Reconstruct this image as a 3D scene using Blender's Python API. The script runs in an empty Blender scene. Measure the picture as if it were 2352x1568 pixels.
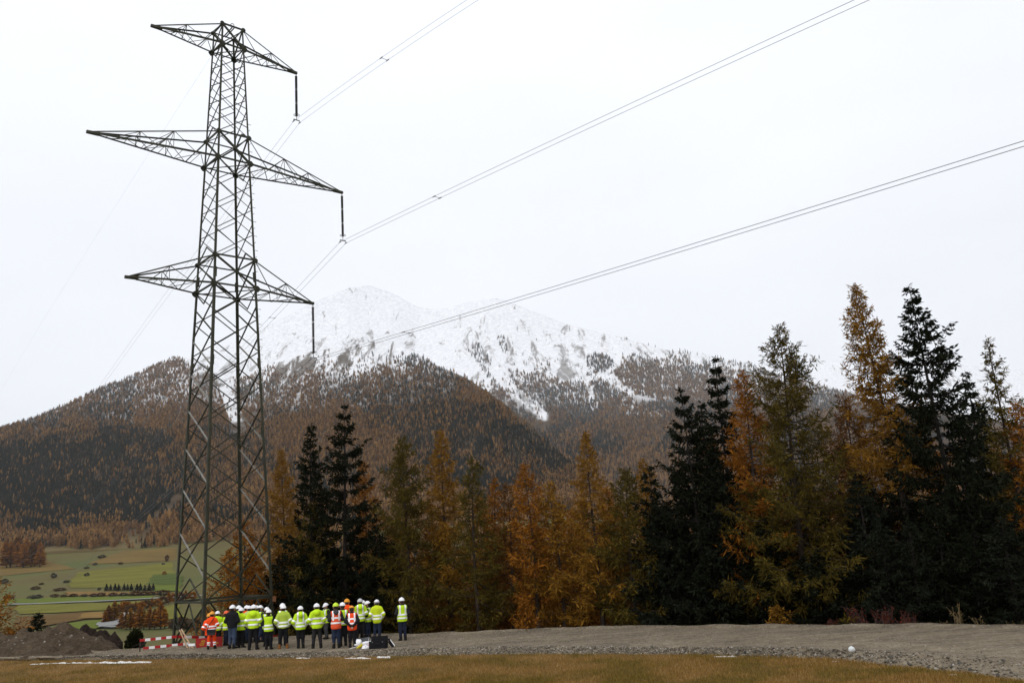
import bpy, bmesh, math, random
import numpy as np
from mathutils import Vector, Matrix

# ------------------------------------------------------------------ scene, camera, sky, sun, exposure
scene = bpy.context.scene
EYE = 3.8                                   # camera height above the gravel platform (z = 0)
FPX, CX, CY = 2022.0, 1176.0, 784.0         # focal length and centre, in pixels of a 2352 x 1568 frame
PITCH, ROLL = math.radians(12.71), math.radians(-3.75)
_f = np.array([0, math.cos(PITCH), math.sin(PITCH)])
_u0 = np.array([0, -math.sin(PITCH), math.cos(PITCH)])
_r0 = np.array([1.0, 0, 0])
_r = math.cos(ROLL) * _r0 + math.sin(ROLL) * _u0
_u = -math.sin(ROLL) * _r0 + math.cos(ROLL) * _u0
cam_data = bpy.data.cameras.new("camera")
cam_data.sensor_width = 36.0
cam_data.lens = FPX / 2352.0 * 36.0
cam_data.clip_start = 0.1
cam_data.clip_end = 30000.0
cam = bpy.data.objects.new("camera", cam_data)
scene.collection.objects.link(cam)
cam.matrix_world = Matrix(((_r[0], _u[0], -_f[0], 0), (_r[1], _u[1], -_f[1], 0), (_r[2], _u[2], -_f[2], EYE), (0, 0, 0, 1)))
scene.camera = cam

SUN_EL, SUN_AZ = math.radians(50), math.radians(205)      # azimuth clockwise from +Y
world = bpy.data.worlds.new("World"); scene.world = world
world.use_nodes = True
nt = world.node_tree; nt.nodes.clear()
sky = nt.nodes.new("ShaderNodeTexSky"); sky.sky_type = 'NISHITA'; sky.sun_disc = False
sky.sun_elevation = SUN_EL; sky.sun_rotation = SUN_AZ
sky.air_density = 1.0; sky.dust_density = 4.0; sky.ozone_density = 1.0
hs = nt.nodes.new("ShaderNodeHueSaturation"); hs.inputs['Saturation'].default_value = 0.25
nt.links.new(sky.outputs[0], hs.inputs['Color'])
tc = nt.nodes.new("ShaderNodeTexCoord")
sep = nt.nodes.new("ShaderNodeSeparateXYZ"); nt.links.new(tc.outputs['Generated'], sep.inputs[0])
cn = nt.nodes.new("ShaderNodeTexNoise"); cn.inputs['Scale'].default_value = 2.2; cn.inputs['Detail'].default_value = 4
mp = nt.nodes.new("ShaderNodeMapping"); mp.inputs['Scale'].default_value = (1, 1, 2.5)
nt.links.new(tc.outputs['Generated'], mp.inputs[0]); nt.links.new(mp.outputs[0], cn.inputs['Vector'])
def wmath(op, a, b):
    n = nt.nodes.new("ShaderNodeMath"); n.operation = op
    for i, v in enumerate((a, b)):
        if isinstance(v, (int, float)): n.inputs[i].default_value = v
        else: nt.links.new(v, n.inputs[i])
    return n.outputs[0]
zc = wmath('MAXIMUM', sep.outputs['Z'], 0.0)
base = wmath('ADD', wmath('MULTIPLY', zc, 3.6), 9.5)                    # overcast: brighter towards the zenith
base = wmath('ADD', base, wmath('MULTIPLY', wmath('SUBTRACT', cn.outputs['Fac'], 0.5), 2.4))
tint = nt.nodes.new("ShaderNodeCombineColor")
nt.links.new(wmath('MULTIPLY', base, 0.955), tint.inputs[0]); nt.links.new(wmath('MULTIPLY', base, 0.985), tint.inputs[1])
nt.links.new(wmath('MULTIPLY', base, 1.045), tint.inputs[2])
mx = nt.nodes.new("ShaderNodeMix"); mx.data_type = 'RGBA'; mx.inputs[0].default_value = 0.9
nt.links.new(hs.outputs[0], mx.inputs[6]); nt.links.new(tint.outputs[0], mx.inputs[7])
bg = nt.nodes.new("ShaderNodeBackground"); bg.inputs['Strength'].default_value = 0.1
nt.links.new(mx.outputs[2], bg.inputs['Color'])
wo = nt.nodes.new("ShaderNodeOutputWorld"); nt.links.new(bg.outputs[0], wo.inputs['Surface'])

sun_data = bpy.data.lights.new("sun", 'SUN'); sun_data.energy = 1.1; sun_data.angle = math.radians(30)
sun_data.color = (1.0, 0.97, 0.93)
sun = bpy.data.objects.new("sun", sun_data); scene.collection.objects.link(sun)
sdir = Vector((math.sin(SUN_AZ) * math.cos(SUN_EL), math.cos(SUN_AZ) * math.cos(SUN_EL), math.sin(SUN_EL)))
sun.rotation_euler = sdir.to_track_quat('Z', 'Y').to_euler()
sun.location = (-20, -30, 60)

vs = scene.view_settings
vs.view_transform = 'Standard'; vs.look = 'None'; vs.exposure = 0.0; vs.gamma = 1.0; vs.use_curve_mapping = False
cy = scene.cycles
cy.max_bounces = 6; cy.diffuse_bounces = 3; cy.glossy_bounces = 2; cy.transmission_bounces = 3
cy.volume_bounces = 1; cy.transparent_max_bounces = 6
cy.use_denoising = True

# ------------------------------------------------------------------ helpers
rng = np.random.default_rng(7)
random.seed(7)
COL = scene.collection.objects
K4 = 2352.0 / 4096.0
def ray(px, py):
    d = _f + _r * ((px - CX) / FPX) + _u * (-(py - CY) / FPX)
    return d / d[1]
def at(px, py, Y):
    p = ray(px, py) * Y
    return np.array([p[0], p[1], p[2] + EYE])
def onz(px, py, z=0.0):
    d = ray(px, py); Y = (z - EYE) / d[2]
    return at(px, py, Y)
def project(P):
    P = np.asarray(P, float) - np.array([0, 0, EYE])
    d = P @ _f
    return CX + FPX * (P @ _r) / d, CY - FPX * (P @ _u) / d

def hash2(ix, iy, s):
    n = (ix.astype(np.int64) * 374761393 + iy.astype(np.int64) * 668265263 + s * 1442695041) & 0x7fffffff
    n = ((n ^ (n >> 13)) * 1274126177) & 0x7fffffff
    return ((n ^ (n >> 16)) & 0xffff) / 65535.0
def vnoise(x, y, s=0):
    x = np.asarray(x, float); y = np.asarray(y, float)
    ix = np.floor(x); iy = np.floor(y); fx = x - ix; fy = y - iy
    fx = fx * fx * (3 - 2 * fx); fy = fy * fy * (3 - 2 * fy)
    a = hash2(ix, iy, s); b = hash2(ix + 1, iy, s); c = hash2(ix, iy + 1, s); d = hash2(ix + 1, iy + 1, s)
    return (a * (1 - fx) + b * fx) * (1 - fy) + (c * (1 - fx) + d * fx) * fy
def fbm(x, y, o=4, s=0):
    t = 0; a = 0.5
    for k in range(o):
        t = t + a * vnoise(np.asarray(x) * 2 ** k, np.asarray(y) * 2 ** k, s + k * 17); a *= 0.5
    return t
def sstep(a, b, x):
    t = np.clip((np.asarray(x, float) - a) / (b - a), 0, 1); return t * t * (3 - 2 * t)

def mesh_np(name, V, F, mat_idx=None, smooth=False):
    """V (n,3); F (m,k) all faces with the same number of corners"""
    V = np.asarray(V, np.float32); F = np.asarray(F, np.int32)
    me = bpy.data.meshes.new(name)
    me.vertices.add(len(V)); me.vertices.foreach_set("co", V.ravel())
    k = F.shape[1]
    me.loops.add(F.size); me.loops.foreach_set("vertex_index", F.ravel())
    me.polygons.add(len(F)); me.polygons.foreach_set("loop_start", np.arange(0, F.size, k, dtype=np.int32))
    if mat_idx is not None: me.polygons.foreach_set("material_index", np.asarray(mat_idx, np.int32))
    if smooth: me.polygons.foreach_set("use_smooth", np.ones(len(F), bool))
    me.update(calc_edges=True); me.validate()
    return me
def link(name, me, mats=(), parent=None, loc=None, rot=None, scale=None):
    o = bpy.data.objects.new(name, me); COL.link(o)
    if me is not None and not me.materials:
        for m in (mats if isinstance(mats, (list, tuple)) else [mats]): me.materials.append(m)
    if parent is not None: o.parent = parent
    if loc is not None: o.location = loc
    if rot is not None: o.rotation_euler = rot
    if scale is not None: o.scale = scale
    return o
def tag(o, label, cat, group=None):
    o["label"] = label; o["category"] = cat
    if group: o["group"] = group
    return o
def setting(o, kind="structure", label=None):
    o["kind"] = kind
    if label: o["label"] = label
    return o
def empty(name, loc=(0, 0, 0), rotz=0.0):
    o = bpy.data.objects.new(name, None); COL.link(o); o.location = loc; o.rotation_euler = (0, 0, rotz)
    o.empty_display_size = 0.3
    return o
class MB:
    """collects polygons of any size"""
    def __init__(s): s.v = []; s.f = []; s.m = []
    def add(s, V, F, m=0):
        n = len(s.v); s.v += [tuple(map(float, p)) for p in V]; s.f += [tuple(i + n for i in f) for f in F]; s.m += [m] * len(F)
    def box(s, c, size, rz=0.0, m=0):
        c = np.array(c, float); h = np.array(size, float) / 2
        P = np.array([[x, y, z] for z in (-1, 1) for y in (-1, 1) for x in (-1, 1)], float) * h
        R = np.array([[math.cos(rz), -math.sin(rz), 0], [math.sin(rz), math.cos(rz), 0], [0, 0, 1]])
        s.add(P @ R.T + c, [(0, 2, 3, 1), (4, 5, 7, 6), (0, 1, 5, 4), (2, 6, 7, 3), (0, 4, 6, 2), (1, 3, 7, 5)], m)
    def bar(s, p, q, w, h=None, m=0, up=(0, 0, 1)):
        p = np.array(p, float); q = np.array(q, float); h = h or w
        d = q - p; d = d / np.linalg.norm(d); u = np.array(up, float)
        if abs(d @ u) > 0.97: u = np.array([1.0, 0, 0])
        a = np.cross(d, u); a /= np.linalg.norm(a); b = np.cross(a, d)
        V = [e + a * x * w / 2 + b * y * h / 2 for e in (p, q) for x, y in ((-1, -1), (1, -1), (1, 1), (-1, 1))]
        s.add(V, [(3, 2, 1, 0), (4, 5, 6, 7), (0, 1, 5, 4), (1, 2, 6, 5), (2, 3, 7, 6), (3, 0, 4, 7)], m)
    def angle(s, p, q, w, n1, n2, th=None, m=0):
        """angle iron: two flanges along n1 and n2 from the line p-q"""
        p = np.array(p, float); q = np.array(q, float); th = th or w * 0.16
        d = q - p; d /= np.linalg.norm(d)
        a = np.array(n1, float); a = a - d * (a @ d); a /= np.linalg.norm(a)
        b = np.array(n2, float); b = b - d * (b @ d) - a * (b @ a); b /= np.linalg.norm(b)
        sec = [(0, 0), (w, 0), (w, th), (th, th), (th, w), (0, w)]
        V = [e + a * x + b * y for e in (p, q) for x, y in sec]
        F = [(i, (i + 1) % 6, (i + 1) % 6 + 6, i + 6) for i in range(6)] + [(3, 2, 1, 0), (5, 4, 3, 0), (6, 7, 8, 9), (6, 9, 10, 11)]
        s.add(V, F, m)
    def tube(s, pts, rad, n=6, m=0, cap=True):
        pts = np.array(pts, float); rad = np.broadcast_to(np.array(rad, float), (len(pts),))
        V = []
        for i in range(len(pts)):
            d = pts[min(i + 1, len(pts) - 1)] - pts[max(i - 1, 0)]; d /= (np.linalg.norm(d) + 1e-12)
            u = np.array([0, 0, 1.0]) if abs(d[2]) < 0.9 else np.array([1.0, 0, 0])
            a = np.cross(d, u); a /= np.linalg.norm(a); b = np.cross(a, d)
            for k in range(n):
                t = 2 * math.pi * k / n; V.append(pts[i] + (a * math.cos(t) + b * math.sin(t)) * rad[i])
        F = []
        for i in range(len(pts) - 1):
            for k in range(n):
                F.append((i * n + k, i * n + (k + 1) % n, (i + 1) * n + (k + 1) % n, (i + 1) * n + k))
        if cap:
            F.append(tuple(range(n))[::-1]); F.append(tuple((len(pts) - 1) * n + k for k in range(n)))
        s.add(V, F, m)
    def lathe(s, prof, c=(0, 0, 0), n=10, m=0):
        V = []; c = np.array(c, float)
        for r, z in prof:
            for k in range(n):
                t = 2 * math.pi * k / n; V.append(c + np.array([r * math.cos(t), r * math.sin(t), z]))
        F = []
        for i in range(len(prof) - 1):
            for k in range(n): F.append((i * n + k, i * n + (k + 1) % n, (i + 1) * n + (k + 1) % n, (i + 1) * n + k))
        F.append(tuple(range(n))[::-1]); F.append(tuple((len(prof) - 1) * n + k for k in range(n)))
        s.add(V, F, m)
    def mesh(s, name, smooth=False):
        me = bpy.data.meshes.new(name); me.from_pydata(s.v, [], s.f)
        if any(s.m): me.polygons.foreach_set("material_index", s.m)
        if smooth: me.polygons.foreach_set("use_smooth", [True] * len(s.f))
        me.update(); return me
    def build(s, name, mats, parent=None, smooth=False, loc=None, rot=None):
        return link(name, s.mesh(name, smooth), mats, parent, loc, rot)

# ------------------------------------------------------------------ materials
class NT:
    def __init__(s, name):
        s.mat = bpy.data.materials.new(name); s.mat.use_nodes = True; s.t = s.mat.node_tree; s.t.nodes.clear()
        s.out = s.n("ShaderNodeOutputMaterial")
    def n(s, kind, **kw):
        x = s.t.nodes.new(kind)
        for k, v in kw.items(): setattr(x, k, v)
        return x
    def l(s, a, b): s.t.links.new(a, b)
    def val(s, x, inp):
        if isinstance(x, (int, float)): inp.default_value = x
        elif isinstance(x, tuple): inp.default_value = x if len(x) == 4 or len(inp.default_value) == 3 else (*x, 1)
        else: s.l(x, inp)
    def math(s, op, a, b=0.0, c=None, clamp=False):
        x = s.n("ShaderNodeMath", operation=op); x.use_clamp = clamp
        s.val(a, x.inputs[0]); s.val(b, x.inputs[1])
        if c is not None: s.val(c, x.inputs[2])
        return x.outputs[0]
    def noise(s, vec, scale, detail=3, rough=0.55, dist=0.0):
        x = s.n("ShaderNodeTexNoise"); x.inputs['Scale'].default_value = scale; x.inputs['Detail'].default_value = detail
        x.inputs['Roughness'].default_value = rough; x.inputs['Distortion'].default_value = dist
        if vec is not None: s.l(vec, x.inputs['Vector'])
        return x.outputs['Fac']
    def ramp(s, fac, stops):
        x = s.n("ShaderNodeValToRGB"); e = x.color_ramp.elements
        while len(e) > 1: e.remove(e[-1])
        e[0].position = stops[0][0]; e[0].color = (*stops[0][1], 1)
        for p, c in stops[1:]:
            q = e.new(p); q.color = (*c, 1)
        s.l(fac, x.inputs[0]); return x.outputs[0]
    def mapr(s, v, a, b, c=0.0, d=1.0, smooth=True):
        x = s.n("ShaderNodeMapRange"); x.interpolation_type = 'SMOOTHSTEP' if smooth else 'LINEAR'
        s.val(v, x.inputs[0])
        for i, q in enumerate((a, b, c, d)): x.inputs[i + 1].default_value = q
        return x.outputs[0]
    def mix(s, f, a, b):
        x = s.n("ShaderNodeMix", data_type='RGBA'); s.val(f, x.inputs[0]); s.val(a, x.inputs[6]); s.val(b, x.inputs[7])
        return x.outputs[2]
    def bsdf(s, color, rough=0.8, metal=0.0, spec=0.3, bump=None, bstr=0.3, bdist=0.02, trans=0.0):
        b = s.n("ShaderNodeBsdfPrincipled"); s.val(color, b.inputs['Base Color']); s.val(rough, b.inputs['Roughness'])
        b.inputs['Metallic'].default_value = metal; b.inputs['Specular IOR Level'].default_value = spec
        if bump is not None:
            bp = s.n("ShaderNodeBump"); bp.inputs['Strength'].default_value = bstr; bp.inputs['Distance'].default_value = bdist
            s.l(bump, bp.inputs['Height']); s.l(bp.outputs[0], b.inputs['Normal'])
        o = b.outputs[0]
        if trans > 0:
            t = s.n("ShaderNodeBsdfTranslucent"); s.val(color, t.inputs['Color'])
            m = s.n("ShaderNodeMixShader"); m.inputs[0].default_value = trans; s.l(o, m.inputs[1]); s.l(t.outputs[0], m.inputs[2]); o = m.outputs[0]
        s.l(o, s.out.inputs['Surface']); return s.mat
    def pos(s):
        return s.n("ShaderNodeNewGeometry").outputs['Position']
    def obj(s): return s.n("ShaderNodeTexCoord").outputs['Object']
    def island(s): return s.n("ShaderNodeNewGeometry").outputs['Random Per Island']
    def rnd(s): return s.n("ShaderNodeObjectInfo").outputs['Random']
def plain(name, col, rough=0.7, metal=0.0, var=0.25, scale=14.0, spec=0.3, bump=0.0):
    m = NT(name); v = m.obj(); f = m.noise(v, scale, 4)
    a = tuple(c * (1 - var) for c in col); b = tuple(min(1, c * (1 + var)) for c in col)
    c = m.ramp(f, [(0.3, a), (0.7, b)])
    return m.bsdf(c, rough, metal, spec, bump=(m.noise(v, scale * 3, 3) if bump else None), bstr=bump)
def leafmat(name, stops, trans=0.25, rough=0.8, spec=0.08):
    m = NT(name); r = m.island()
    f = m.math('ADD', m.math('MULTIPLY', r, 0.6), m.math('MULTIPLY', m.noise(m.obj(), 0.9, 3), 0.4))
    c = m.ramp(f, stops)
    return m.bsdf(c, rough, 0, spec, trans=trans)

M = {}
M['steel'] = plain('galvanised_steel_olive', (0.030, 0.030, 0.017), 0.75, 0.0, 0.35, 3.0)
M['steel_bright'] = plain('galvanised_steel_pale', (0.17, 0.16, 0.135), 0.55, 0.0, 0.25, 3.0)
M['insul'] = plain('insulator_brown_grey', (0.035, 0.03, 0.028), 0.35, 0.0, 0.3, 30, spec=0.5)
M['fitting'] = plain('fitting_grey', (0.10, 0.10, 0.095), 0.5, 0.3)
M['wire'] = plain('conductor_aluminium', (0.16, 0.16, 0.16), 0.5, 0.2, 0.2, 2.0)
M['bark'] = plain('bark', (0.035, 0.024, 0.017), 0.95, 0, 0.5, 6, bump=0.6)
M['bark_dark'] = plain('bark_dark', (0.018, 0.014, 0.011), 0.95, 0, 0.5, 6, bump=0.6)
M['concrete'] = plain('concrete', (0.20, 0.20, 0.18), 0.9, 0, 0.2, 8, bump=0.3)
# ------------------------------------------------------------------ ground lines (from the photograph's edges, on the flat platform)
def edge(pts, z): 
    P = np.array([onz(x, y, z) for x, y in pts]); i = np.argsort(P[:, 0]); return P[i]
FAR = edge([(-250, 1502), (0, 1501), (250, 1497), (400, 1488), (628, 1467), (712, 1461), (965, 1457), (1180, 1448), (1400, 1441), (1800, 1437), (2080, 1437), (2352, 1440), (2600, 1447)], 0.0)
CRE = edge([(-250, 1512), (0, 1511), (350, 1505), (600, 1502), (880, 1494), (1176, 1486), (1500, 1487), (1800, 1492), (2000, 1499), (2352, 1524), (2600, 1548)], 0.0)
TOE = edge([(-250, 1516), (0, 1516), (350, 1513), (600, 1511), (900, 1506), (1200, 1500), (1600, 1502), (1900, 1512), (2100, 1532), (2250, 1549), (2352, 1566), (2600, 1610)], -0.12)
def yfar(x): return np.interp(x, FAR[:, 0], FAR[:, 1])
def ycre(x): return np.interp(x, CRE[:, 0], CRE[:, 1])
def ytoe(x): return np.interp(x, TOE[:, 0], TOE[:, 1])
# height above the platform by distance behind its far edge (the terrace drops into the valley and climbs to the mountain)
_VD = [0, 1.5, 6, 14, 32, 62, 160, 360, 560, 710, 860, 1010, 1210, 1410, 1610, 1960, 2600]
_VZ = [-0.35, -0.55, -1.1, -2.6, -5.2, -9.5, -22, -34, -39, -33, -28, -20, -6, 13, 39, 30, 0]
def ground_z(x, y):
    x = np.asarray(x, float); y = np.asarray(y, float)
    yt, yf = ytoe(x), yfar(x)
    e = y - yf
    meadow = -0.12 + 2.27 * (1 - sstep(3, 17, y)) + 0.10 * (fbm(x * 0.35, y * 0.35, 3, 5) - 0.45) * sstep(0, 1.0, yt - y)
    zb = np.interp(e, _VD, _VZ)
    amp = 0.25 * sstep(1, 10, e) + 3.0 * sstep(60, 400, e) + 5 * sstep(700, 1500, e)
    L = 6 + 150 * sstep(30, 300, e)
    zb = zb + amp * (fbm(x / 8.0, y / 8.0, 3, 11) - 0.45) * (1 - sstep(20, 90, e)) + amp * (fbm(x / 190.0, y / 190.0, 4, 12) - 0.45) * sstep(20, 90, e)
    return np.where(y < yt + 0.5, meadow - 0.12 * sstep(0, 0.5, y - yt), np.where(e < 0, -0.4, zb))

def terrain_fan():
    az = np.concatenate([np.linspace(-0.72, 0.72, 191)])
    ys = np.concatenate([np.linspace(-4, 18, 23), np.linspace(18.5, 44, 86), np.geomspace(45, 2500, 130)])
    T = np.tan(az)
    X = np.outer(np.maximum(ys, 12.0), T); Y = np.outer(ys, np.ones_like(T))
    Z = ground_z(X, Y)
    n, m = X.shape
    V = np.stack([X, Y, Z], -1).reshape(-1, 3)
    i = np.arange(n * m).reshape(n, m)
    F = np.stack([i[:-1, :-1], i[:-1, 1:], i[1:, 1:], i[1:, :-1]], -1).reshape(-1, 4)
    return V, F
V, F = terrain_fan()
m = NT('meadow_and_valley_turf'); p = m.pos(); s_ = m.n("ShaderNodeSeparateXYZ"); m.l(p, s_.inputs[0])
far = m.mapr(s_.outputs['Y'], 45, 140)
fine = m.noise(p, 0.55, 5, 0.6); fine2 = m.noise(p, 9.0, 4, 0.7)
near_c = m.ramp(m.math('ADD', m.math('MULTIPLY', fine, 0.75), m.math('MULTIPLY', fine2, 0.25)), [(0.32, (0.085, 0.050, 0.016)), (0.5, (0.145, 0.082, 0.026)), (0.68, (0.19, 0.112, 0.042))])
vn = m.noise(p, 0.006, 5, 0.6)
vn2 = m.noise(p, 0.05, 4, 0.65)
far_c = m.ramp(m.math('ADD', m.math('MULTIPLY', vn, 0.7), m.math('MULTIPLY', vn2, 0.3)), [(0.35, (0.085, 0.064, 0.022)), (0.5, (0.09, 0.08, 0.024)), (0.62, (0.07, 0.08, 0.022))])
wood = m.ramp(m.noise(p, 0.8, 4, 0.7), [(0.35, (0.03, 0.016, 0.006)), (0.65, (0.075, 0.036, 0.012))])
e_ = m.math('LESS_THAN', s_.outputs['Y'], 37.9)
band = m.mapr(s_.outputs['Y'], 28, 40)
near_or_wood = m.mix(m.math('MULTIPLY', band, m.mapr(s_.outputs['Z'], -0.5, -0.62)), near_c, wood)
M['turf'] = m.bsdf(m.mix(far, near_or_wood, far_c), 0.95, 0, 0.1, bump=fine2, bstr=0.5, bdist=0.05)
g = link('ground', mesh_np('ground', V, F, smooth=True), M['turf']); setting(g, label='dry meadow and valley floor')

# ------------------------------------------------------------------ gravel platform
xs = np.linspace(FAR[0, 0], FAR[-1, 0], 420)
rows = np.concatenate([np.linspace(0, 1, 12), 1 + np.linspace(0, 1, 56)[1:], 2 + np.array([0.25, 0.5, 0.75, 1.0])])
YT, YC, YF = ytoe(xs), ycre(xs), yfar(xs)
wig = (fbm(xs * 1.3, xs * 0, 4, 3) - 0.47) * 0.5
V = []
for t in rows:
    if t <= 1: yy = YT + wig * (1 - t) + (YC - YT) * t; zz = -0.20 + 0.20 * t ** 0.8 + 0 * xs
    elif t <= 2: yy = YC + (YF - YC) * (t - 1); zz = 0 * xs
    else: yy = YF + (t - 2) * 0.9; zz = -0.55 * (t - 2) ** 1.2 + 0 * xs
    lump = (fbm(xs * 2.2, yy * 2.2, 4, 21) - 0.46)
    fine = (fbm(xs * 9, yy * 9, 3, 31) - 0.44)
    bank = 1 - sstep(1.0, 1.06, t)
    zz = zz + lump * (0.05 + 0.10 * bank * sstep(0, 0.3, t)) + fine * (0.02 + 0.06 * bank)
    if 1 <= t <= 2.3:
        u_ = t - 1
        for c_, w_, a_ in ((0.30, 0.05, -0.05), (0.52, 0.05, -0.045), (0.06, 0.05, 0.05), (0.985, 0.03, 0.10)):
            zz = zz + a_ * np.exp(-((u_ - c_ - 0.03 * np.sin(xs * 0.5)) / w_) ** 2) * (0.6 + 0.8 * vnoise(xs * 1.1, xs * 0 + c_ * 50, 9))
    V.append(np.stack([xs, yy, zz], -1))
V = np.array(V); n, mm = V.shape[:2]
i = np.arange(n * mm).reshape(n, mm)
F = np.stack([i[:-1, :-1], i[:-1, 1:], i[1:, 1:], i[1:, :-1]], -1).reshape(-1, 4)
GRAVEL_V = V
m = NT('crushed_gravel'); p = m.pos()
vor = m.n("ShaderNodeTexVoronoi"); vor.inputs['Scale'].default_value = 16; m.l(p, vor.inputs['Vector'])
big = m.noise(p, 0.5, 5, 0.65); mid = m.noise(p, 5.0, 5, 0.7)
gm = m.n('ShaderNodeMapping'); gm.inputs['Scale'].default_value = (0.16, 1.0, 1.0); gm.inputs['Rotation'].default_value = (0, 0, 0.35); m.l(p, gm.inputs[0])
strk = m.noise(gm.outputs[0], 2.2, 5, 0.7)
c1 = m.ramp(m.math('ADD', m.math('MULTIPLY', m.math('ADD', m.math('MULTIPLY', big, 0.4), m.math('MULTIPLY', strk, 0.6)), 0.7), m.math('MULTIPLY', mid, 0.3)), [(0.40, (0.09, 0.068, 0.042)), (0.49, (0.185, 0.142, 0.09)), (0.58, (0.265, 0.21, 0.14))])
sepc = m.n("ShaderNodeSeparateColor"); m.l(vor.outputs['Color'], sepc.inputs[0])
c2 = m.ramp(sepc.outputs[0], [(0.0, (0.055, 0.05, 0.043)), (0.55, (0.13, 0.12, 0.10)), (0.93, (0.20, 0.19, 0.165)), (1.0, (0.42, 0.41, 0.38))])
M['gravel'] = m.bsdf(m.mix(0.30, c1, c2), 0.95, 0, 0.2, bump=m.math('ADD', vor.outputs['Distance'], mid), bstr=0.9, bdist=0.05)
gravel = link('gravel_road', mesh_np('gravel_road', V.reshape(-1, 3), F, smooth=True), M['gravel'])
setting(gravel, label='grey gravel platform and track on its stony bank')
def gravel_z(x, y):
    j = int(np.clip(np.searchsorted(xs, x), 0, len(xs) - 1)); return float(np.interp(y, V3Y[:, j], V3Z[:, j]))
V3Y, V3Z = GRAVEL_V[:, :, 1], GRAVEL_V[:, :, 2]

# ------------------------------------------------------------------ mountains (real slopes, each a sheet with a far side)
def interp(pts, x):
    P = np.array(pts, float); return np.interp(x, P[:, 0], P[:, 1])
RIDGE_A = [(-700, 1220), (-300, 1100), (0, 985), (120, 945), (230, 893), (320, 855), (395, 822), (450, 822), (500, 858), (560, 868), (620, 838), (700, 812), (780, 795), (850, 783), (905, 785), (950, 808), (1000, 838), (1060, 862), (1120, 898), (1170, 935), (1230, 985), (1290, 1045), (1340, 1090), (1420, 1150), (1520, 1205), (1700, 1255), (2000, 1290)]
RIDGE_B = [(-200, 1200), (200, 1000), (330, 905), (400, 838), (470, 800), (540, 785), (640, 735), (730, 690), (800, 662), (850, 655), (900, 672), (960, 705), (1010, 712), (1080, 693), (1140, 685), (1180, 697), (1240, 722), (1310, 746), (1400, 768), (1480, 790), (1540, 806), (1600, 806), (1660, 825), (1730, 842), (1850, 875), (2000, 915), (2400, 985), (2900, 1080)]
RIDGE_C = [(1200, 950), (1500, 880), (1650, 850), (1760, 835), (1850, 838), (1950, 825), (2060, 815), (2150, 832), (2250, 842), (2352, 850), (2600, 880), (3000, 950)]
def base_A(x): return interp([(-700, 1330), (0, 1268), (300, 1262), (500, 1248), (700, 1255), (1000, 1250), (1500, 1240), (2000, 1300)], x)
def depth_A(x, t): return 1620 + (interp([(-700, 2500), (0, 2700), (400, 3100), (560, 3200), (850, 3000), (1000, 2700), (1300, 2150), (1600, 1900), (2000, 1750)], x) - 1620) * t ** 0.9
def base_B(x): return 1225 + 0 * np.asarray(x)
def depth_B(x, t): return 2900 + (interp([(-200, 4200), (400, 4600), (850, 5400), (1140, 5200), (1500, 4900), (2000, 4700), (2900, 4600)], x) - 2900) * t ** 0.95
def base_C(x): return 1150 + 0 * np.asarray(x)
def depth_C(x, t): return 6200 + 2200 * t
def slab(px, t, ridge, basef, depthf, amp, seed, fr):
    """px pixel column, t 0 at the foot .. 1 at the ridge -> world points"""
    px = np.asarray(px, float); t = np.asarray(t, float)
    yb, yr = basef(px), interp(ridge, px)
    py = yb + (yr - yb) * t
    Y = depthf(px, t)
    d = _f[None] + _r[None] * ((px.ravel() - CX) / FPX)[:, None] + _u[None] * (-(py.ravel() - CY) / FPX)[:, None]
    d = d / d[:, 1:2]
    P = d * Y.ravel()[:, None]; P[:, 2] += EYE
    x, y = P[:, 0], P[:, 1]
    tt = t.ravel()
    env = np.sin(np.pi * np.clip(tt, 0, 1)) ** 0.6
    n1 = fbm(x / fr, y / fr, 5, seed) - 0.47
    rid = 0.5 - np.abs(fbm(x / (fr * 0.8) + 9, y / (fr * 2.2), 4, seed + 3) - 0.47) * 2
    n3 = fbm(x / (fr * 0.13), y / (fr * 0.13), 3, seed + 7) - 0.44
    dz = amp * (n1 * 1.2 + rid * 0.7 - 0.25) * env + amp * 0.08 * n3
    P[:, 2] += dz
    return P
def build_mountain(name, ridge, basef, depthf, amp, seed, fr, nx, ny, mat, back, extra=()):
    pxs = np.linspace(ridge[0][0], ridge[-1][0], nx); ts = np.linspace(0, 1, ny)
    PX, TT = np.meshgrid(pxs, ts)
    P = slab(PX, TT, ridge, basef, depthf, amp, seed, fr).reshape(ny, nx, 3)
    rows = [P]
    for k, (dy, dzf) in enumerate(((0.08, 0.93), (0.3, 0.6), (0.7, -0.05))):      # the far side falls away
        q = P[-1].copy(); q[:, 1] += dy * back; q[:, 2] = q[:, 2] * dzf - 10 * (k == 2); rows.append(q[None])
    q = P[0].copy(); q[:, 2] -= 60; q[:, 1] += 30; rows.insert(0, q[None])
    P = np.concatenate(rows, 0); n, mm = P.shape[:2]
    i = np.arange(n * mm).reshape(n, mm)
    F = np.stack([i[:-1, :-1], i[:-1, 1:], i[1:, 1:], i[1:, :-1]], -1).reshape(-1, 4)
    me = mesh_np(name, P.reshape(-1, 3), F, smooth=True)
    qx, qy = project(P.reshape(-1, 3)); ex = np.zeros(len(qx))
    for a_, b_, w_, v_ in extra: ex = np.maximum(ex, v_ * (1 - sstep(0.5, 1.1, seg_dist(qx, qy, a_, b_) / w_)))
    at_ = me.attributes.new('lying_snow', 'FLOAT', 'POINT'); at_.data.foreach_set('value', ex.astype(np.float32))
    return link(name, me, mat)
def seg_dist(px, py, a, b):
    a = np.array(a, float); b = np.array(b, float); d = b - a
    t = np.clip(((px - a[0]) * d[0] + (py - a[1]) * d[1]) / (d @ d), 0, 1)
    return np.hypot(px - a[0] - t * d[0], py - a[1] - t * d[1])
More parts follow.
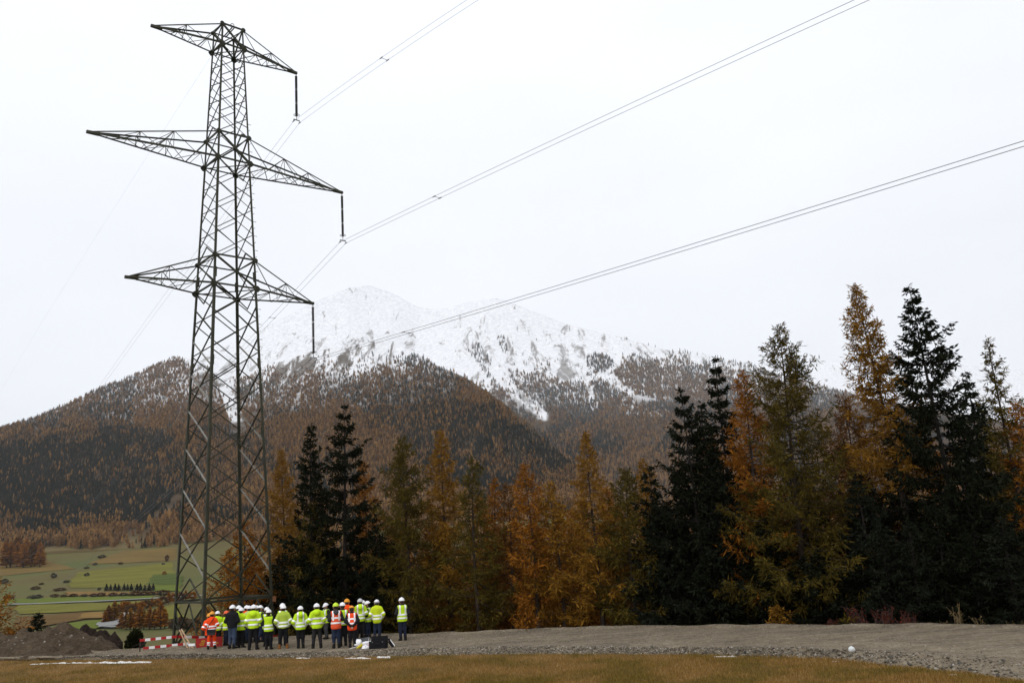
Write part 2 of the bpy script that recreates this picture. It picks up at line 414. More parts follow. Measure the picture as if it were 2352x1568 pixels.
def mountain_mat(name, z0, z1, floor, rock):
    m = NT(name); p = m.pos(); s_ = m.n("ShaderNodeSeparateXYZ"); m.l(p, s_.inputs[0])
    n1 = m.noise(p, 0.004, 6, 0.6); n2 = m.noise(p, 0.03, 6, 0.7); 
    mpn = m.n("ShaderNodeMapping"); mpn.inputs['Scale'].default_value = (1.5, 0.35, 0.5); m.l(p, mpn.inputs[0])
    n3 = m.noise(mpn.outputs[0], 0.011, 8, 0.72, 0.6)
    zz = m.math('ADD', s_.outputs['Z'], m.math('MULTIPLY', m.math('SUBTRACT', n1, 0.5), 260.0))
    zz = m.math('ADD', zz, m.math('MULTIPLY', m.math('SUBTRACT', n2, 0.5), 200.0))
    ls = m.n('ShaderNodeAttribute'); ls.attribute_name = 'lying_snow'
    zz = m.math('ADD', zz, ls.outputs['Fac'])
    snow = m.mapr(zz, z0, z1)
    hi = m.mapr(s_.outputs['Z'], z1 + 50, z1 + 800, 0.0, 0.10, smooth=False)
    stone = m.mapr(m.math('ADD', n3, hi), 0.40, 0.50)            # bare rock shows where the snow is blown off
    fl = m.ramp(m.noise(p, 0.02, 4), [(0.35, floor), (0.65, tuple(c * 1.7 for c in floor))])
    rk = m.ramp(n2, [(0.35, rock), (0.65, tuple(c * 1.8 for c in rock))])
    sn = m.mix(m.mapr(m.noise(p, 0.05, 6, 0.75), 0.35, 0.65), (0.60, 0.61, 0.63), (0.745, 0.75, 0.76))
    fl = m.mix(m.mapr(m.math('ADD', s_.outputs['Z'], m.math('MULTIPLY', n2, 40.0)), 95, 60), fl, (0.115, 0.085, 0.035))   # pasture at the foot
    c = m.mix(snow, fl, m.mix(stone, rk, sn))
    return m.bsdf(c, 0.95, 0, 0.1, bump=n2, bstr=0.4, bdist=10.0)
M['mtn_a'] = mountain_mat('forest_slope_ground', 390, 660, (0.045, 0.030, 0.017), (0.10, 0.09, 0.08))
M['mtn_b'] = mountain_mat('snow_slope_ground', 520, 760, (0.05, 0.036, 0.025), (0.19, 0.185, 0.18))
SA = (RIDGE_A, base_A, depth_A, 85.0, 101, 520.0)
SB = (RIDGE_B, base_B, depth_B, 150.0, 202, 640.0)
SC = (RIDGE_C, base_C, depth_C, 200.0, 303, 900.0)
mo = build_mountain('mountain', *SA, 250, 120, M['mtn_a'], 900, [((500, 830), (540, 955), 17, 260), ((640, 850), (930, 815), 36, 120)]); setting(mo, label='forested lower mountain slope')
mo = build_mountain('mountain', *SB, 270, 140, M['mtn_b'], 1800, [((1120, 830), (1250, 955), 13, 240), ((1345, 875), (1362, 935), 8, 350), ((1390, 865), (1452, 938), 14, 350), ((1450, 948), (1525, 946), 10, 450)]); setting(mo, label='snow covered mountain with two peaks')
mo = build_mountain('mountain', *SC, 120, 50, M['mtn_b'], 2500); setting(mo, label='pale distant mountain fading into cloud')

# ------------------------------------------------------------------ the wood on the slopes
def rhombi(B, T, W, side):
    """leaf blades: base B, tip T, half width W along side -> quads"""
    mid = B + (T - B) * 0.45
    n = len(B)
    V = np.stack([B, mid + side * W[:, None], T, mid - side * W[:, None]], 1).reshape(-1, 3)
    F = np.arange(4 * n).reshape(n, 4)
    return V, F
def norm(a): return a / (np.linalg.norm(a, axis=-1, keepdims=True) + 1e-9)
def mini_tree(seed, H, R, n, droop, power, wid):
    r = np.random.default_rng(seed)
    t = r.random(n) ** 0.85                              # 0 foot .. 1 top
    rad = R * (1 - t) ** power * (0.75 + 0.35 * r.random(n))
    a = r.random(n) * 6.283
    out = np.stack([np.cos(a), np.sin(a), np.zeros(n)], -1)
    z = H * (0.08 + 0.9 * t)
    B = out * (rad * 0.15)[:, None]; B[:, 2] = z + 0.03 * H
    T = out * rad[:, None]; T[:, 2] = z + droop * rad * (0.4 + 0.9 * r.random(n))
    side = norm(np.cross(T - B, np.array([0, 0, 1.0])) + 0.9 * (r.random((n, 3)) - 0.5))
    V1, F1 = rhombi(B, T, wid * (0.45 + 0.55 * (1 - t)) * (0.7 + 0.6 * r.random(n)), side)
    # upright cores so the crown has a body and a pointed top
    k = 6; zz = np.linspace(0.12, 0.82, k) * H; an = r.random(k) * 3.14
    B2 = np.zeros((k, 3)); B2[:, 2] = zz; T2 = np.zeros((k, 3)); T2[:, 2] = np.minimum(zz + 0.33 * H, H * 1.02)
    s2 = np.stack([np.cos(an), np.sin(an), 0 * an], -1)
    V2, F2 = rhombi(B2, T2, R * 0.62 * (1 - zz / H) ** power, s2)
    return np.concatenate([V1, V2]), np.concatenate([F1, F2 + len(V1)])
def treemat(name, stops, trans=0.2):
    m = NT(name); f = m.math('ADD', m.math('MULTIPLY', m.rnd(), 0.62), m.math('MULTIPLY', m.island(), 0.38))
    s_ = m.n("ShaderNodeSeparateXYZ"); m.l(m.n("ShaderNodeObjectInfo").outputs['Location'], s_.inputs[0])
    frost_fog = m.math('MULTIPLY', m.mapr(s_.outputs['Z'], 330, 760), m.math('MULTIPLY', m.island(), 0.55))      # snow dusting on the high trees, plus the paleness of high fog painted in
    return m.bsdf(m.mix(frost_fog, m.ramp(f, stops), (0.55, 0.56, 0.58)), 0.85, 0, 0.05, trans=trans)
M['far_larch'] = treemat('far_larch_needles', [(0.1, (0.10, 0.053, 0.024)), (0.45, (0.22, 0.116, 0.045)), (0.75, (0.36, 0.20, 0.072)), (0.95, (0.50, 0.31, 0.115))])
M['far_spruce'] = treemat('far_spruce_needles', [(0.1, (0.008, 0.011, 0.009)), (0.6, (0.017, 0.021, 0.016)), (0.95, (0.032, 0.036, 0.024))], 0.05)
def proto(name, seed, H, R, n, droop, power, wid, mat):
    V, F = mini_tree(seed, H, R, n, droop, power, wid)
    me = mesh_np(name, V, F); me.materials.append(mat)
    return bpy.data.objects.new(name, me)
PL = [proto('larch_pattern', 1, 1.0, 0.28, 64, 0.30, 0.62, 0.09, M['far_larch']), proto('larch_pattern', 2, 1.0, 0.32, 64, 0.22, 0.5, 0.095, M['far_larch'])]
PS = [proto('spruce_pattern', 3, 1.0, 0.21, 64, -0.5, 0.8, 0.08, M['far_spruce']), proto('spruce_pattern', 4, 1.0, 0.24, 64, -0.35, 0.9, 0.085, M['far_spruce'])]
def scatter_group(name, P, S, RZ, pr, label):
    me = bpy.data.meshes.new(name); me.vertices.add(len(P)); me.vertices.foreach_set("co", np.asarray(P, np.float32).ravel())
    a = me.attributes.new("scl", 'FLOAT_VECTOR', 'POINT'); a.data.foreach_set("vector", np.asarray(S, np.float32).ravel())
    b = me.attributes.new("rz", 'FLOAT', 'POINT'); b.data.foreach_set("value", np.asarray(RZ, np.float32))
    o = link(name, me)
    me.materials.clear()
    ng = bpy.data.node_groups.new(name + '_scatter', 'GeometryNodeTree')
    ng.interface.new_socket('Geometry', in_out='INPUT', socket_type='NodeSocketGeometry')
    ng.interface.new_socket('Geometry', in_out='OUTPUT', socket_type='NodeSocketGeometry')
    gi = ng.nodes.new('NodeGroupInput'); go = ng.nodes.new('NodeGroupOutput')
    ip = ng.nodes.new('GeometryNodeInstanceOnPoints'); oi = ng.nodes.new('GeometryNodeObjectInfo')
    oi.inputs['Object'].default_value = pr; oi.inputs['As Instance'].default_value = True
    sa = ng.nodes.new('GeometryNodeInputNamedAttribute'); sa.data_type = 'FLOAT_VECTOR'; sa.inputs['Name'].default_value = 'scl'
    ra = ng.nodes.new('GeometryNodeInputNamedAttribute'); ra.data_type = 'FLOAT'; ra.inputs['Name'].default_value = 'rz'
    cx = ng.nodes.new('ShaderNodeCombineXYZ')
    L = ng.links.new
    L(gi.outputs[0], ip.inputs['Points']); L(oi.outputs['Geometry'], ip.inputs['Instance'])
    L(sa.outputs['Attribute'], ip.inputs['Scale']); L(ra.outputs['Attribute'], cx.inputs['Z']); L(cx.outputs[0], ip.inputs['Rotation'])
    L(ip.outputs[0], go.inputs[0])
    md = o.modifiers.new('scatter', 'NODES'); md.node_group = ng
    setting(o, 'stuff', label)
    return o
def seg_dist(px, py, a, b):
    a = np.array(a, float); b = np.array(b, float); d = b - a
    t = np.clip(((px - a[0]) * d[0] + (py - a[1]) * d[1]) / (d @ d), 0, 1)
    return np.hypot(px - a[0] - t * d[0], py - a[1] - t * d[1])
def gather(S, pxr, n, seed, maskf, hgt):
    """even scatter over a slope, kept where the mask says; returns points, sizes, conifer share"""
    r = np.random.default_rng(seed)
    px = r.uniform(*pxr, n); t = r.random(n)
    ridge, basef, depthf = S[:3]
    Y = depthf(px, t)
    keep = r.random(n) < (Y / Y.max()) ** 1.0                 # about even on the ground
    px, t = px[keep], t[keep]
    py = basef(px) + (interp(ridge, px) - basef(px)) * t
    dens, dark = maskf(px, py, t)
    keep = r.random(len(px)) < dens
    px, t, dark = px[keep], t[keep], dark[keep]
    P = slab(px, t, *S); P[:, 2] -= 0.6
    isd = r.random(len(px)) < dark
    h = hgt(t) * r.uniform(0.65, 1.25, len(px))
    w = h * r.uniform(0.85, 1.3, len(px))
    return P, np.stack([w, w, h], -1), r.random(len(px)) * 6.283, isd
def mask_A(px, py, t):
    line = interp([(-700, 1150), (0, 975), (230, 893), (400, 822), (480, 868), (600, 858), (700, 838), (800, 832), (880, 812), (950, 812), (1100, 885), (1300, 1050), (2000, 1300)], px)
    n = fbm(px / 60.0, py / 40.0, 4, 77)
    n2 = fbm(px / 16.0, py / 12.0, 3, 78)
    d = sstep(-22, 55, py - line + (n - 0.47) * 60)
    d = np.where(px < 440, sstep(-10, 5, py - line), d)
    d = np.where(px > 930, np.maximum(d, sstep(-3, 10, py - line)), d)
    d = d * (0.72 + 0.28 * (n2 > 0.4))
    d *= np.where(seg_dist(px, py, (505, 840), (548, 985)) < 12 + 14 * n, 0.06, 1)        # snow gully
    d *= np.where(seg_dist(px, py, (690, 900), (660, 960)) < 8 * n, 0.2, 1)
    d *= np.where(seg_dist(px, py, (410, 1140), (285, 1270)) < 24 * n + 6, 0.12, 1)       # bare strip above the fields
    foot = interp([(-700, 1330), (0, 1275), (100, 1262), (180, 1262), (250, 1252), (330, 1275), (420, 1245), (520, 1280), (2000, 1330)], px) + (n - 0.47) * 30
    d *= (py < foot)
    # spruce stands: low on the left and along the spur's right flank
    dark = 0.09 + 0.58 * sstep(0.44, 0.57, fbm(px / 85.0, py / 50.0, 4, 79))
    dark = dark + 0.95 * np.exp(-((px - 210) / 280) ** 4 - ((py - 1110) / 105) ** 4) * (0.72 + 0.6 * (fbm(px / 30.0, py / 22.0, 3, 80) - 0.3))
    dark = dark + 0.5 * np.exp(-((px - 20) / 160) ** 2 - ((py - 1080) / 70) ** 2)
    dark = dark + 0.45 * np.exp(-((px - 1200) / 200) ** 2 - ((py - 1050) / 90) ** 2) + 0.6 * np.exp(-((px - 900) / 70) ** 2 - ((py - 800) / 30) ** 2)
    dark = dark - 0.45 * sstep(1190, 1245, py) - 0.3 * np.exp(-((px - 650) / 120) ** 2 - ((py - 950) / 90) ** 2)
    return np.clip(d, 0, 1), np.clip(dark, 0.04, 0.93)
def mask_B(px, py, t):
    line = interp([(-200, 1000), (900, 960), (1060, 900), (1110, 880), (1165, 852), (1250, 850), (1300, 868), (1350, 880), (1400, 885), (1430, 832), (1480, 816), (1560, 822), (1650, 838), (1750, 850), (1900, 880), (2400, 1000), (2900, 1080)], px)
    n = fbm(px / 40.0, py / 25.0, 4, 87); n2 = fbm(px / 10.0, py / 8.0, 3, 88)
    d = sstep(-6, 30, py - line + (n - 0.47) * 45)
    patch = ((px - 1380) / 32) ** 2 + ((py - 840) / 26) ** 2 < 0.6 + n
    strip = (seg_dist(px, py, (1095, 810), (1142, 885)) < 26 * n) | (seg_dist(px, py, (1150, 780), (1160, 800)) < 14 * n)
    d = np.maximum(d, np.where(patch, 0.95, 0)); d = np.maximum(d, np.where(strip, 0.6, 0))
    d = np.maximum(d, 0.05 * sstep(-75, -10, py - line) * (n2 > 0.45))
    ridge_trees = (px > 1545) & (px < 1740) & (n > 0.44) & (py - line < 0)
    d = np.maximum(d, np.where(ridge_trees, 0.35, 0))
    d *= np.where(seg_dist(px, py, (1135, 850), (1250, 965)) < 6 + 22 * n, 0.10, 1)
    d *= np.where(seg_dist(px, py, (1345, 880), (1362, 925)) < 10 * n, 0.05, 1)
    d *= np.where(seg_dist(px, py, (1390, 870), (1450, 935)) < 22 * n, 0.10, 1)
    d *= np.where(((px - 1490) / 45) ** 2 + ((py - 948) / 9) ** 2 < 1.6 * n, 0.02, 1)
    d = d * (0.75 + 0.25 * (n2 > 0.42))
    dark = 0.18 + 0.6 * sstep(0.43, 0.56, fbm(px / 70.0, py / 40.0, 4, 89)) + np.where(py < line, 0.45, 0) + np.where(patch, 0.2, 0) + np.where(strip, 0.5, 0)
    return np.clip(d, 0, 1), np.clip(dark, 0.08, 0.95)
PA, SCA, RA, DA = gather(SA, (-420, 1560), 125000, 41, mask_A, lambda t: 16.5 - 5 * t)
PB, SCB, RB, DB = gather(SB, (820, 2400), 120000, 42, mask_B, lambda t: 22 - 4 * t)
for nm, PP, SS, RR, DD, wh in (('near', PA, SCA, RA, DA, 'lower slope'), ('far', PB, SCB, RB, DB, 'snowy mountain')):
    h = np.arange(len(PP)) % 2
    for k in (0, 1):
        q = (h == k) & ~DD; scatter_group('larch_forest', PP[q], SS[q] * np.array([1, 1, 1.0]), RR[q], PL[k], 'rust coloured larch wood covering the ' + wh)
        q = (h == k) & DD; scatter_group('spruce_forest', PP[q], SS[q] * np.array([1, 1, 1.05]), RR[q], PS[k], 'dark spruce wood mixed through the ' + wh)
# wooded valley side behind the row of trees
rw = np.random.default_rng(91)
NW = 16000; px = rw.uniform(560, 2500, NW); Yw = rw.uniform(150, 1700, NW) 
tx = (px - CX) / FPX
PW = np.stack([tx * Yw * 1.02, Yw, 0 * Yw], -1); PW[:, 2] = ground_z(PW[:, 0], PW[:, 1]) - 0.4
okw = rw.random(NW) < np.clip(0.25 + sstep(0.35, 0.5, fbm(PW[:, 0] / 60, PW[:, 1] / 90, 3, 92)), 0, 1)
PW = PW[okw]; hw_ = rw.uniform(7, 16, len(PW)) * (0.55 + 0.45 * sstep(60, 300, PW[:, 1])); dk = rw.random(len(PW)) < 0.28
SW = np.stack([hw_ * 1.15, hw_ * 1.15, hw_], -1); RW = rw.random(len(PW)) * 6.28
scatter_group('larch_forest', PW[~dk], SW[~dk], RW[~dk], PL[1], 'larch wood on the valley side behind the trees')
scatter_group('spruce_forest', PW[dk], SW[dk], RW[dk], PS[1], 'spruces on the valley side behind the trees')
print('forest trees', len(PA), len(PB))

# ------------------------------------------------------------------ the air
def build_haze():
    mb = MB(); mb.box((0, 5200, 900), (16000, 12400, 2100)); o = mb.build('haze', [])
    m = NT('autumn_haze'); v = m.n("ShaderNodeVolumePrincipled")
    v.inputs['Color'].default_value = (0.93, 0.95, 0.98, 1); v.inputs['Density'].default_value = 0.00002
    v.inputs['Anisotropy'].default_value = 0.0
    m.l(v.outputs[0], m.out.inputs['Volume'])
    o.data.materials.append(m.mat); setting(o, 'stuff', 'thin autumn haze filling the valley'); o.display_type = 'WIRE'
build_haze()
# ------------------------------------------------------------------ lattice pylon
TYAW = math.radians(42.12); KT = 1.095; TC = np.array([-14.04, 42.0, 0.0]) * KT
TA = np.array([math.cos(TYAW), math.sin(TYAW), 0]); TB = np.array([-math.sin(TYAW), math.cos(TYAW), 0])
ZL = [z * KT + EYE for z in (27.38, 26.22, 21.12, 19.67, 14.45, 12.96, -1.81)]
ZRING, ZTOP = ZL[6], ZL[0]
W0, W1 = 1.64 * KT, 0.58 * KT
TIPZ = [z * KT + EYE for z in (26.24, 19.71, 12.97)]; ARM = [a * KT for a in (3.97, 6.74, 4.81)]
def tw(z):
    t = (z - ZRING) / (ZTOP - ZRING)
    return W0 + (W1 - W0) * t
def corner(sa, sb, z): 
    w = tw(z); return TC + TA * sa * w + TB * sb * w + np.array([0, 0, z])
CORN = [(-1, -1), (1, -1), (1, 1), (-1, 1)]
pylon = empty('lattice_pylon', tuple(TC), 0.0)
tag(pylon, 'tall dark steel lattice pylon with three pairs of cross arms', 'pylon')
def rel(p): return np.array(p, float) - TC
def pbar(name, p, q, w, parent, mat=None, n1=None, n2=None):
    p, q = rel(p), rel(q)
    mb = MB(); mid = (p + q) / 2; ax = mid.copy(); ax[2] = 0
    a = n1 if n1 is not None else -ax if np.linalg.norm(ax) > 0.05 else np.array([1.0, 0, 0])
    d = q - p
    b = n2 if n2 is not None else np.cross(d, a)
    mb.angle(p, q, w, a, b)
    return mb.build(name, mat or M['steel'], parent)
FOOT = -0.85
legs = []
for sa, sb in CORN:
    mb = MB(); n1 = -sa * TA; n2 = -sb * TB
    zs = [FOOT, ZRING, ZL[5], ZL[3], ZTOP]; ws = [0.15, 0.13, 0.105, 0.085]
    for k in range(4):
        mb.angle(rel(corner(sa, sb, zs[k])), rel(corner(sa, sb, zs[k + 1])), ws[k], n1, n2, 0.03)
    lg = mb.build('leg', M['steel'], pylon); legs.append(lg)
    for z in (5.6, 9.9, 13.6, 18.4):                 # bolted splices
        mb = MB(); c = corner(sa, sb, z); d = corner(sa, sb, z + 0.55)
        mb.angle(rel(c) - 0.02 * (sa * TA + sb * TB), rel(d) - 0.02 * (sa * TA + sb * TB), 0.145, n1, n2, 0.04)
        mb.build('splice_plate', M['steel'], lg)
# step bolts on the right-hand leg
mb = MB()
for k in range(60):
    z = 3.0 + k * 0.42; c = rel(corner(1, -1, z)); mb.bar(c, c + (TA if k % 2 else -TB) * 0.17, 0.02)
sb_ = mb.build('step_bolts', M['fitting'], legs[1]); sb_["kind"] = "stuff"
# faces: pairs of neighbouring corners
FACES = [(CORN[i], CORN[(i + 1) % 4]) for i in range(4)]
def panels(z0, z1, n, ratio):
    h = np.array([ratio ** k for k in range(n)]); h = h / h.sum() * (z1 - z0); return z0 + np.concatenate([[0], np.cumsum(h)])
secs = [(ZRING, ZL[5], 8, 0.955), (ZL[4], ZL[3], 4, 0.97), (ZL[2], ZL[1], 5, 0.97)]
for z0, z1, n, ra in secs:
    zz = panels(z0, z1, n, ra)
    for fi, (c0, c1) in enumerate(FACES):
        off = 0.5 if fi % 2 else 0.0
        for k in range(n):
            za, zb = zz[k], zz[k + 1]
            if off:
                za2 = za + (zb - za) * off; zb2 = (zb + (zz[k + 2] - zb) * off) if k + 2 <= n else None
                za, zb = za2, zb2
                if zb is None: continue
            w = 0.06 if z0 < 5 else 0.042
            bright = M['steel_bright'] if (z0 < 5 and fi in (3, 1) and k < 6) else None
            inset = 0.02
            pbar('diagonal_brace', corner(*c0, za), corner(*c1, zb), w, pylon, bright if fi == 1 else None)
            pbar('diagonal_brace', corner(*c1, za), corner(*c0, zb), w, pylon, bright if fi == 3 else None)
        if off:
            za, zb = zz[0], zz[0] + (zz[1] - zz[0]) * off
            pbar('diagonal_brace', corner(*c0, za), (corner(*c0, zb) + corner(*c1, zb)) / 2, 0.06, pylon)
            pbar('diagonal_brace', corner(*c1, za), (corner(*c0, zb) + corner(*c1, zb)) / 2, 0.06, pylon)
            za, zb = zz[-2] + (zz[-1] - zz[-2]) * off, zz[-1]
            pbar('diagonal_brace', (corner(*c0, za) + corner(*c1, za)) / 2, corner(*c0, zb), 0.05, pylon)
            pbar('diagonal_brace', (corner(*c0, za) + corner(*c1, za)) / 2, corner(*c1, zb), 0.05, pylon)
# horizontal frames at ring and cross-arm levels, X bracing between the two levels of each arm
for z in ZL:
    for c0, c1 in FACES:
        pbar('horizontal_beam', corner(*c0, z), corner(*c1, z), 0.08 if z != ZRING else 0.10, pylon)
for z in (ZL[1], ZL[3], ZL[5], ZRING):
    pbar('plan_brace', corner(-1, -1, z), corner(1, 1, z), 0.06, pylon)
    pbar('plan_brace', corner(1, -1, z), corner(-1, 1, z), 0.06, pylon)
for za, zb in ((ZL[1], ZL[0]), (ZL[3], ZL[2]), (ZL[5], ZL[4])):
    for fi, (c0, c1) in enumerate(FACES):
        pbar('diagonal_brace', corner(*c0, zb), corner(*c1, za), 0.09, pylon)
        pbar('diagonal_brace', corner(*c1, zb), corner(*c0, za), 0.06, pylon)
for c0, c1 in FACES:                                   # splayed base below the ring
    mid = (corner(*c0, ZRING) + corner(*c1, ZRING)) / 2
    for c in (c0, c1):
        pbar('diagonal_brace', mid, corner(*c, FOOT + 0.25), 0.085, pylon)
        pbar('diagonal_brace', corner(*c, ZRING - 0.02), mid * 0.45 + corner(*c, FOOT + 0.25) * 0.55, 0.05, pylon)
        pbar('horizontal_beam', corner(*c, 0.9), mid * 0.45 + corner(*c, FOOT + 0.25) * 0.55, 0.05, pylon)
# gusset plates
for z in ZL[:6]:
    for sa, sb in CORN:
        c = rel(corner(sa, sb, z)); s = 0.175 if z in (ZL[1], ZL[3], ZL[5]) else 0.13
        for d_, o_ in ((TA, TB * sb), (TB, TA * sa)):
            mb = MB(); c2 = c + o_ * 0.02
            P = [c2 + d_ * x * s + np.array([0, 0, y * s]) for x, y in ((-1, -.35), (-.35, -1), (.35, -1), (1, -.35), (1, .35), (.35, 1), (-.35, 1), (-1, .35))]
            Q = [p_ + o_ * 0.02 for p_ in P]
            mb.add(P + Q, [tuple(range(8))[::-1], tuple(range(8, 16))] + [(i, (i + 1) % 8, (i + 1) % 8 + 8, i + 8) for i in range(8)])
            mb.build('gusset_plate', M['steel'], pylon)
# cross arms
for lv in range(3):
    zu, zl = ZL[2 * lv], ZL[2 * lv + 1]
    for s in (-1, 1):
        arm = empty('cross_arm', (0, 0, 0)); arm.parent = pylon
        tip = TC + TA * s * ARM[lv] + np.array([0, 0, TIPZ[lv]])
        lo = {sb: corner(s, sb, zl) for sb in (-1, 1)}; up = {sb: corner(s, sb, zu) for sb in (-1, 1)}
        for sb in (-1, 1):
            o = TB * sb * 0.06
            pbar('lower_chord', lo[sb], tip + o, 0.088, arm, n1=np.array([0, 0, 1.0]), n2=-TB * sb)
            pbar('upper_chord', up[sb], tip + o + np.array([0, 0, 0.05]), 0.072, arm, n1=np.array([0, 0, -1.0]), n2=-TB * sb)
        def L(sb, t): return lo[sb] + (tip - lo[sb]) * t
        def U(sb, t): return up[sb] + (tip - up[sb]) * t
        nb = 4 if lv != 1 else 6
        ts = np.linspace(0, 0.86, nb + 1)
        for k in range(nb):                            # plan lacing between the two lower chords
            a_, b_ = (-1, 1) if k % 2 else (1, -1)
            pbar('lacing_bar', L(a_, ts[k]), L(b_, ts[k + 1]), 0.036, arm)
            pbar('lacing_bar', L(-1, ts[k + 1]), L(1, ts[k + 1]), 0.032, arm)
        half = [0.0, 0.52] if lv != 1 else [0.0, 0.36, 0.62]
        for sb in (-1, 1):
            for k, t in enumerate(half[1:]):
                pbar('lacing_bar', U(sb, t), L(sb, t), 0.032, arm)
                pbar('lacing_bar', U(sb, t), L(sb, t * 0.5 + half[k] * 0.5), 0.036, arm)
                pbar('lacing_bar', U(sb, half[k]), L(sb, t * 0.5 + half[k] * 0.5), 0.04, arm)
                pbar('lacing_bar', U(sb, t), L(sb, min(0.93, t + 0.2)), 0.032, arm)
        for t in half[1:]:
            pbar('lacing_bar', U(-1, t), U(1, t), 0.032, arm)
            pbar('lacing_bar', U(-1, t), L(1, t), 0.03, arm); pbar('lacing_bar', U(1, t), L(-1, t), 0.03, arm)
        mb = MB(); tr = rel(tip); d = -TA * s
        P = [tr + TA * s * 0.06 + TB * y + np.array([0, 0, z]) for y in (-.07, .07) for z in (-.05, .09)] + [tr + d * 0.55 + TB * y + np.array([0, 0, z]) for y in (-.13, .13) for z in (-.02, .10)]
        mb.add(P, [(0, 1, 3, 2), (4, 6, 7, 5), (0, 2, 6, 4), (1, 5, 7, 3), (0, 4, 5, 1), (2, 3, 7, 6)])
        mb.build('tip_plate', M['steel'], arm)
# little cap frame on the top and the brown number plate low on the right leg
mb = MB(); a = rel(corner(-1, -1, ZTOP)); b = rel(corner(1, -1, ZTOP)); c = (a + b) / 2
mb.tube([c + TB * 0.1 + np.array([0.11 * math.cos(t), 0, 0.14 + 0.11 * math.sin(t)]) for t in np.linspace(0, 6.28, 13)], 0.02, 5)
mb.bar(c + TB * 0.1, c + TB * 2 * tw(ZTOP), 0.05); mb.bar(c + TB * 0.1 + TA * .12, c + TB * 2 * tw(ZTOP) + TA * .12, 0.05)
mb.build('earth_wire_bracket', M['steel'], pylon)
mb = MB(); c = rel(corner(1, -1, 1.72)); mb.box(c - TB * 0.13, (0.17, 0.03, 0.27), TYAW); 
mb.build('number_plate', plain('brown_plate', (0.24, 0.10, 0.045), 0.6, 0, 0.2, 20), pylon)

# concrete footings
for (sa, sb), nm in zip(CORN, ('at the front leg', 'under the leg nearest the gravel', 'under the leg farthest back', 'under the leftmost leg behind the tape')):
    c = corner(sa, sb, FOOT); gz = float(ground_z(c[0], c[1]))
    mb = MB(); h_ = 0.42
    for (s0, z0), (s1, z1) in (((0.46, gz - 0.5), (0.44, FOOT + 0.05)), ((0.34, FOOT + 0.05), (0.24, FOOT + h_))):
        P = [(c[0] + x * s_, c[1] + y * s_, z_) for s_, z_ in ((s0, z0), (s1, z1)) for x, y in ((-1, -1), (1, -1), (1, 1), (-1, 1))]
        mb.add(P, [(3, 2, 1, 0), (4, 5, 6, 7), (0, 1, 5, 4), (1, 2, 6, 5), (2, 3, 7, 6), (3, 0, 4, 7)])
    tag(mb.build('concrete_footing', M['concrete']), 'grey concrete footing ' + nm + ' of the pylon', 'footing', 'pylon footings')

# ------------------------------------------------------------------ insulator strings, conductors
tips = [TC + TA * ARM[i] + np.array([0, 0, TIPZ[i]]) for i in range(3)]
YOKE_PX = [(684, 279), (783.5, 556), (714.5, 825)]
yokes = []
names = ['top', 'longest middle', 'lowest']
for i in range(3):
    tip = tips[i]; Y = tip[1]
    yz = at(YOKE_PX[i][0], YOKE_PX[i][1], Y)[2]
    L = tip[2] - yz
    root = empty('insulator_string', tuple(tip + np.array([0, 0, -0.04])))
    tag(root, 'brown insulator string hanging from the %s cross arm, right end' % names[i], 'insulator', 'insulator strings')
    mb = MB(); mb.tube([(0, 0, 0.02), (0, 0, -0.12)], 0.025, 6); mb.build('shackle', M['fitting'], root)
    top, bot = -0.12, -L + 0.34
    seg = (bot - top) / 3
    for k in range(3):
        z0 = top + seg * k - 0.03; z1 = top + seg * (k + 1) + 0.03; n = 15
        prof = [(0.02, z0)]
        for j in range(n):
            zc_ = z0 + (z1 - z0) * (j + 0.5) / n; dz = abs(z1 - z0) / n * 0.45
            prof += [(0.045, zc_ + dz), (0.082, zc_ + dz * 0.1), (0.082, zc_ - dz * 0.2), (0.045, zc_ - dz * 0.6)]
        prof.append((0.02, z1))
        mb = MB(); mb.lathe(prof, n=8); mb.build('insulator_rod', M['insul'], root, smooth=False)
        if k < 2:
            mb = MB(); zj = top + seg * (k + 1); mb.tube([(0, 0, zj + 0.05), (0, 0, zj - 0.05)], 0.02, 6)
            mb.bar((-0.09, 0, zj + 0.02), (0.09, 0, zj - 0.02), 0.012); mb.build('coupling', M['fitting'], root)
    mb = MB(); zr = -L + 0.46
    mb.tube([(0.17 * math.cos(t), 0.17 * math.sin(t), zr) for t in np.linspace(0, 2 * math.pi, 21)], 0.014, 5, cap=False)
    mb.bar((-0.17, 0, zr), (0.17, 0, zr), 0.012); mb.build('corona_ring', M['fitting'], root)
    mb = MB(); d = TA * 0.2
    mb.tube([(0, 0, bot), (0, 0, -L + 0.15)], 0.018, 6)
    mb.bar(-d + np.array([0, 0, -L + 0.13]), d + np.array([0, 0, -L + 0.13]), 0.03, 0.06); mb.build('yoke_plate', M['fitting'], root)
    for s in (-1, 1):
        mb = MB(); c = d * s + np.array([0, 0, -L + 0.1])
        mb.tube([c, c - np.array([0, 0, 0.09])], 0.018, 5); mb.bar(c - np.array([0, 0, 0.1]) - TB * 0.12, c - np.array([0, 0, 0.1]) + TB * 0.12, 0.04)
        mb.build('suspension_clamp', M['fitting'], root)
    yokes.append(tip + np.array([0, 0, -0.04 - L]))
TAW = np.array([(-150 - CX) / FPX, 1.0, 0]); TAW /= np.linalg.norm(TAW)      # the line bends a little at this pylon
def solve_s(P, px, py, dirn=TB):
    d = ray(px, py)                        # P + s*dirn = t*d (horizontally)
    A = np.array([[dirn[0], -d[0]], [dirn[1], -d[1]]]); s, t = np.linalg.solve(A, [-P[0], -P[1]])
    return s, EYE + t * d[2]
